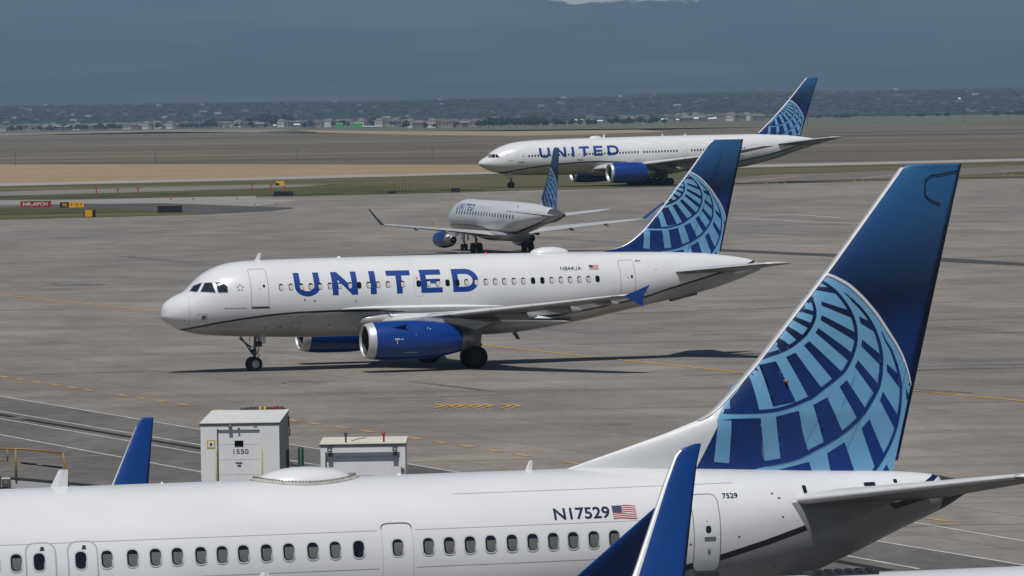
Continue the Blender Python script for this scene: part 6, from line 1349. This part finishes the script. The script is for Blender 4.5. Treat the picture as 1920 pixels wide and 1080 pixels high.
for sd in (-1, 1):
    w = make_wing(E_, SE, sd, [(3.2, 2.0, .2, .18), (6.4, 1.9, .19, .17), (9.6, 1.6, .17, .15)], slat=[(1.9, 4.3), (5, 9), (9.1, 12.6)], flap_y=[(2, 4.7, .72, .98), (5, 9.6, .72, .98)])
    blade(w, [(2.98, 17.15), (3.3, 17.55), (4.55, 18.75)], [(2.98, 18.48), (3.3, 18.6), (4.55, 19.15)], lambda z: 13.05 + 1.75 * min(1, ((z - 2.95) / 1.6)) ** .9 if z > 2.951 else 13.05, sd, .09, BLUEW)
    make_engine(E_, (sd * 4.0, 1.24), [(7.35, .72), (8, .80), (9, .82), (10, .74), (10.5, .66)], [(7.35, .722), (7.2, .68), (7.12, .61), (7.2, .56), (7.4, .55)], [(7.4, .552), (8.0, .62)],
        [(10.35, .655), (10.5, .64), (10.4, .5), (11.2, .40), (11.6, .34), (11.55, .3)], [(11.2, .25), (11.8, .12), (12.1, .02)], BLUEE, 8.0, .62)
    pylon(E_, [(8.2, 2.0, .3), (10.2, 2.1, .8), (12.2, 1.98, .8), (13.5, 1.95, .4), (12.5, 1.6, .6), (10.8, 1.6, 1), (8.8, 1.9, .8)], sd * 4.0, .3, WHITE)
    make_wing(E_, [(.4, 28.0, 2.9, 3.72, .10), (5.0, 30.2, 1.2, 4.25, .09)], sd, [], 'tailplane', slat=False)
    gear(E_, 'main_gear', 14.3, sd * 2.6, 2.0, .50, .34, .33, [0], -.15, strut_r=.10)
gear(E_, 'nose_gear', 2.85, 0, 1.9, .32, .2, .2, [0], .1, doors=[(-.1, .7, -.3, 1.0, 1.85), (-.1, .7, .3, 1.0, 1.85)], strut_r=.07)

# ------------------------------------------------------------------ parked narrow-body in the foreground
C = empty('parked_narrow_body_airliner', (-29.41, 121.57, 0), 0.3105, 'parked white jet across the foreground with the largest globe tail', 'airplane')
FC = Fus([(0, 3.0), (.1, 3.3), (.5, 3.65), (1.3, 4.05), (2.0, 4.62), (3, 5.0), (4.4, 5.24), (6, 5.33), (32, 5.335), (35.3, 5.23), (38.1, 5.09), (40.3, 5.0), (41.2, 4.91), (41.6, 4.82), (42.1, 4.68)],
         [(0, 2.85), (.3, 2.4), (1, 1.98), (2.5, 1.55), (5, 1.35), (27, 1.34), (30, 1.48), (33, 1.8), (35.5, 2.1), (37.87, 2.62), (38.95, 3.02), (40.3, 3.6), (41.6, 4.14), (42.08, 4.42)],
         [(0, .05), (.1, .4), (.6, .85), (1.6, 1.3), (3, 1.68), (4.6, 1.85), (6, 1.88), (29, 1.88), (33, 1.74), (36, 1.40), (38, 1.08), (40, .68), (41.2, .42), (42.1, .12)],
         [(0, 2.9), (3, 3.3), (6, 3.45), (29, 3.45), (33, 3.6), (37, 4.05), (42.1, 4.56)], 41.35)
STC = [(0, -2), (2.4, 1.7), (5, 2.2), (9, 2.45), (28, 2.0), (31, 2.3), (33, 2.72), (34.46, 3.04), (35.5, 3.27), (36.65, 3.56), (37.98, 3.94), (38.86, 4.22), (39.8, 4.40), (39.9, 4.2), (41.6, 4.6)]
FC.mesh(C, fuselage_mat("white and grey hull paint parked jet", (0.27, 0.275, 0.28), .075), STC, nseg=128, step=.2)
FC.L = 42.1
FC.mesh(C, mat("blackened tail cone metal", (.10, .095, .09), .45, .6, var=.4, scale=3), STC, x0=41.34, name='tail_cone', nseg=96)
printed('navy_chevron', [[(40.55, 4.60), (40.85, 4.60), (41.32, 4.86), (41.2, 4.9)]], FC.onto(.01), LETN, C, .2, .08)
wx = [4.9 + .508 * k for k in range(24) ] + [17.67, 18.18, 18.687, 19.207, 20.151, 20.746, 21.331, 21.856, 22.358, 22.899, 23.391, 23.884, 24.416, 24.937, 25.497, 26.02, 26.57, 27.49, 28.215, 28.708, 29.201, 29.696, 30.205, 30.702, 31.2, 31.687, 32.187, 32.689]
n0 = wx.index(18.687)
cabin_windows(C, FC, wx, 3.81, .255, .375, dark=(n0 + 1, n0 + 2, n0 + 14), off=.012, blindmat=SHADEM, bl=.76)
def rings_of(mp, xs0, w, h, zc): pass
for i, x in enumerate(wx[n0:]):      # the cut-out's bright reveal on the aft side of each window
    P = [(x + .128 + .012 * j - .0, 3.81 + .03 - .20 * q_) for j, q_ in ((0, 0), (1, 0), (1, 1), (0, 1))]
    printed('window_reveal', [[(x + .112, 3.80), (x + .128, 3.80), (x + .118, 3.655), (x + .10, 3.655)]], FC.onto(.024), FRAMEM, C, 1, 1)
exit_seam = mat("exit surround grey", (.36, .37, .38), .45)
for a, b in ((18.93, 19.57), (19.885, 20.52)):
    door(C, FC, a, b, 3.18, 4.20, .19, .035, off=.004, seam_m=exit_seam)
    printed('exit_print', [rrect((a + b) / 2 - .02, (a + b) / 2 + .09, 4.055, 4.075, .005, 1), rrect((a + b) / 2 + .0, (a + b) / 2 + .08, 4.085, 4.13, .01, 1)], FC.onto(.02), LETN, C)
door(C, FC, 27.14, 27.85, 2.55, 4.34, .14, .012, off=.004, seam_m=SEAML)
o_, i_ = [], []
for k in range(17):
    t = pi - pi * k / 16; sg = 1 if cos(t) > 0 else -1
    o_.append((27.495 + sg * abs(cos(t)) ** .45 * .37, 4.23 + .135 * sin(t) ** .7)); i_.append((27.495 + sg * abs(cos(t)) ** .45 * .345, 4.23 + .108 * sin(t) ** .7))
printed('door_hood', strips(o_, i_), FC.onto(.012), SEAM, C, .2, .1)
door(C, FC, 34.70, 35.36, 2.95, 4.70, .16, .02, win=(35.06, 3.92, .14), handle=(35.10, 3.70, .30), off=.005)
printed('sill', [rrect(34.62, 35.42, 2.80, 2.90, .03)], FC.onto(.006), SEAM, C, .3, .1)
printed('small_print', [rrect(35.02, 35.14, 3.46, 3.475, .004, 1), rrect(35.04, 35.12, 3.37, 3.42, .01, 1), rrect(35.0, 35.06, 4.10, 4.11, .003, 1)], FC.onto(.014), SEAM, C)
pl = mat("skin lap joint", (.40, .41, .42), .5)
for z, xa, xb in ((4.205, 4, 27.05), (4.195, 27.92, 34.3), (3.355, 4, 27.05), (3.36, 27.92, 34.5), (4.93, 29, 35.9), (2.62, 4, 34)):
    printed('skin_joint', [rrect(xa, xb, z - .006, z + .006, .002, 1)], FC.onto(.005), pl, C, .8, .1)
for x in ():
    a = [(x, 2.3 + .12 * k) for k in range(24)]; b = [(x + .008, 2.3 + .12 * k) for k in range(24)]
    printed('skin_joint', strips(a, b), FC.onto(.005), pl, C, .5, .2) if x < 30 else None
printed('registration', text_polys("N17529", 31.27, 4.29, .25, 1.22, .022), FC.onto(.008), LETN, C, .5, .12)
flag_print(C, FC, 32.72, 33.30, 4.25, 4.54, .008)
printed('fleet_number', text_polys("7529", 35.52, 4.60, .11, 1.3, .022), FC.onto(.01), LETN, C, .5, .1)
for (x, z, s) in ((36.8, 4.66, .035), (36.95, 4.55, .035), (37.0, 4.12, .03), (35.85, 3.72, .03), (37.9, 3.1, .03), (38.6, 3.35, .025), (36.9, 2.95, .03), (34.6, 3.6, .03)):
    printed('port', [rrect(x - s, x + s, z - s * .5, z + s * .5, s * .3)], FC.onto(.008), SEAM, C)
for x0_, x1_, z0_, z1_ in ((37.62, 37.72, 4.62, 4.80), (39.25, 39.55, 4.72, 4.80), (40.05, 40.15, 4.76, 4.84)):
    printed('stabilizer_slot', [rrect(x0_, x1_, z0_, z1_, .02)], FC.onto(.01), BLACKP, C)
printed('stabilizer_fairing', [[(37.25, 4.42), (37.75, 3.62), (39.9, 4.30), (40.5, 4.5), (39.0, 4.7)]], FC.onto(.004), mat("grey fairing paint", (.22, .225, .23), .4, var=.15), C, .4, .1)
radome(C, 24.66, 27.02, 5.20, 5.60, .62, True, FC)
blade_antenna(C, 19.9, 5.30, .42, .42, .22); blade_antenna(C, 31.12, 5.30, .26, .18, .12)
for x, r in ((22.5, .03), (28.1, .05), (10, .06)):
    mb = MB(); mb.lathe([(0, r), (.03, r * .8), (.045, .005)], (x, 0, 5.325), 'z', 10); mb.build('drain_cap', WHITE, C, True)
TFC = fin_mat("fin livery print parked jet", 5.0, 12.2, 35.5, .050, dorsal=(35.294, 5.213, .4955))
leC = [(5.25, 31.6), (5.33, 32.14), (5.6, 33.03), (5.88, 33.95), (6.08, 34.6), (6.32, 35.27), (6.42, 35.54), (6.68, 35.87), (7.11, 36.3), (7.66, 36.82), (9.86, 38.70), (12.0, 40.41), (12.15, 40.53), (12.22, 40.75)]
teC = [(4.95, 40.3), (12.22, 42.09)]
thC = lambda z: max(.14, .62 - (z - 5.2) * .062) * min(1, .10 + max(0, z - 5.22) * .75)
f_, half, fl, ft = make_fin(C, leC, teC, thC, TFC)
globe(f_, half, [(1, 0), (0, 1), (0, 0)], TFC)
fin_edge(f_, fl, ft, half, 6.35, 12.15, SILVER, .085)
slm = mat("seam on globe", (.03, .10, .22), .5)
onf = lambda x, z: (x, -(half(x, z) + .020), z)
for a, b in (((38.95, 5.3), (39.9, 7.4)), ((37.9, 5.5), (38.6, 6.9)), ((38.9, 6.55), (39.25, 7.3)), ((36.2, 5.3), (36.35, 6.3)), ((36.3, 6.9), (36.6, 6.65)), ((40.2, 5.7), (40.6, 7.5))):
    dx, dz = b[0] - a[0], b[1] - a[1]; l = sqrt(dx * dx + dz * dz); nx, nz = -dz / l * .004, dx / l * .004
    printed('panel_seam', [[(a[0] - nx, a[1] - nz), (b[0] - nx, b[1] - nz), (b[0] + nx, b[1] + nz), (a[0] + nx, a[1] + nz)]], onf, slm, f_, .5, .3)
mb = MB(); mb.tube([(37.45, -.22, 7.22), (37.50, -.34, 7.22)], .04, 10); mb.build('logo_sensor', mat("sensor brown", (.25, .16, .12), .5), f_, True)
blk = mat("horn gap black", (.004, .005, .01), .6)
for pts in ([(41.22, 11.38), (41.10, 11.50), (41.12, 11.84), (41.26, 11.95), (41.5, 11.97), (42.0, 12.05)], [(41.22, 11.38), (41.5, 11.27)]):
    printed('balance_horn_gap', pstrip(pts, .035), onf, blk, f_, .2, .2)
SC_ = [(1.0, 15.3, 8.3, 1.95, .13), (1.9, 15.9, 7.6, 2.0, .13), (5.8, 18.3, 4.9, 2.35, .115), (17.0, 24.75, 1.7, 3.25, .10)]
SCp = [(1.0, 15.3, 8.3, 1.95, .13), (1.9, 15.9, 7.6, 2.0, .13), (5.8, 18.5, 4.9, 2.35, .115), (17.0, 25.45, 1.7, 3.3, .10)]
for sd in (-1, 1):
    w = make_wing(C, SCp if sd < 0 else SC_, sd, [(4, 2.4, .25, .22), (8, 2.2, .22, .2), (12, 1.8, .18, .16)], slat=[(6.5, 11.5), (11.6, 16.2)], flap_y=[(2.4, 5.6, .66, .98), (6, 12, .70, .98)])
    if sd > 0:
        blade(w, [(3.2, 24.75), (3.5, 25.05), (4.17, 25.55), (5.75, 26.36), (5.87, 26.44)], [(3.2, 26.45), (3.5, 26.5), (4.17, 26.52), (5.75, 26.77), (5.87, 26.79)], lambda z: 17.0 + .27 * max(0, z - 3.2) ** .9 * 1.0, sd, .085, BLUEW, le_m=SILVER, LEW=.035)
    else:
        blade(w, [(3.25, 25.4), (3.7, 25.95), (4.41, 26.57), (5.78, 28.03), (5.885, 28.14)], [(3.25, 27.2), (3.7, 27.4), (4.41, 27.72), (5.78, 28.20), (5.885, 28.22)], lambda z: 17.0 + .50 * max(0, z - 3.25) ** .95, sd, .085, BLUEW)
    make_wing(C, [(.5, 36.9, 4.25, 4.40, .10), (.9, 37.3, 3.9, 4.45, .10), (7.2, 40.4, 1.35, 5.27, .10)], sd, [], 'tailplane', slat=[(1.0, 7.1)])
    make_engine(C, (sd * 4.85, 1.35), [(13.5, .92), (14.2, 1.0), (16, .98), (17.4, .8)], [(13.5, .925), (13.3, .85), (13.35, .78), (13.6, .76)], [(13.6, .765), (14.4, .8)], [(17.3, .795), (18.6, .45), (18.5, .4)], None, BLUEE, 14.4, .8)
    gear(C, 'main_gear', 20.3, sd * 2.86, 1.6, .565, .4, .43, [0], 0, strut_r=.12)
gear(C, 'nose_gear', 3.9, 0, 1.4, .345, .2, .2, [0], 0, strut_r=.07)

# ------------------------------------------------------------------ nearest airliner, only its crown and one winglet rise into view
D = empty('foreground_airliner', (-18.9, 81.27, 0), 0.31, 'nearest jet, seen only as a hull top and tall bright blue winglet', 'airplane')
FD = Fus([(0, 3.9), (.2, 4.3), (1.2, 5.0), (2.5, 5.75), (4.5, 6.2), (7, 6.3), (36, 6.3), (41, 6.15), (46, 5.9)], [(0, 3.7), (.5, 3.1), (2, 2.5), (5, 2.3), (30, 2.3), (36, 3.0), (41, 4.2), (46, 5.4)],
         [(0, .05), (.3, .6), (1.6, 1.3), (3, 1.68), (6, 1.88), (32, 1.88), (36, 1.6), (41, .9), (46, .15)], [(0, 3.8), (5, 4.35), (32, 4.35), (46, 5.6)], 46)
FD.mesh(D, fuselage_mat("white and grey hull paint nearest jet", (0.40, 0.395, 0.38), .05), [(0, 2), (32, 3), (46, 6)], nseg=128)
blade_antenna(D, 15.62, 6.28, .42, .26, .16)
mb = MB()
mb.box(24.62, 25.75, -.20, .20, 6.27, 6.36)
for k in range(6): mb.box(24.7 + .17 * k, 24.78 + .17 * k, -.22, -.10, 6.36, 6.40)
mb.build('antenna_base', mat("dark antenna base", (.02, .022, .03), .5), D)
SD = [(1.0, 15.3, 9.5, 2.9, .13), (1.9, 16.0, 8.6, 2.95, .13), (6.5, 19.5, 5.2, 3.3, .115), (18.2, 27.1, 2.0, 4.3, .10)]
w = make_wing(D, SD, 1, [(5, 2.6, .28, .25), (9, 2.4, .25, .22), (13, 1.9, .2, .18)], slat=[(7, 12), (12.2, 17.5)], flap_y=[(2.4, 6, .66, .98), (6.5, 13, .70, .98)])
blade(w, [(4.2, 27.3), (4.45, 27.70), (4.75, 28.02), (5.1, 28.20), (6.52, 28.90), (6.98, 29.15), (7.08, 29.24), (7.15, 29.36), (7.22, 29.60)], [(4.2, 29.1), (4.75, 29.10), (6.51, 29.52), (6.9, 29.62), (7.22, 29.74)], lambda z: 18.2 + .36 * max(0, z - 4.2) ** .9, 1, .085, BLUEW, le_m=SILVER, n=40)
w = make_wing(D, SD, -1, [(5, 2.6, .28, .25), (9, 2.4, .25, .22)], slat=[(7, 12), (12.2, 17.5)])
TFD = fin_mat("fin livery print nearest jet", 6.2, 13.5, 38, .05)
f_, half, fl, ft = make_fin(D, [(6.2, 36), (7, 38), (13.3, 43.6)], [(6.0, 44.3), (13.3, 46.2)], lambda z: .5, TFD)
for sd in (-1, 1): make_wing(D, [(.5, 40.0, 4.5, 5.4, .10), (7.4, 43.6, 1.5, 6.0, .10)], sd, [], 'tailplane', slat=False)
gear(D, 'nose_gear', 5, 0, 2.5, .4, .25, .25, [0]); gear(D, 'main_gear', 22, -3.6, 2.9, .55, .42, .5, [-.6, .6]); gear(D, 'main_gear', 22, 3.6, 2.9, .55, .42, .5, [-.6, .6])
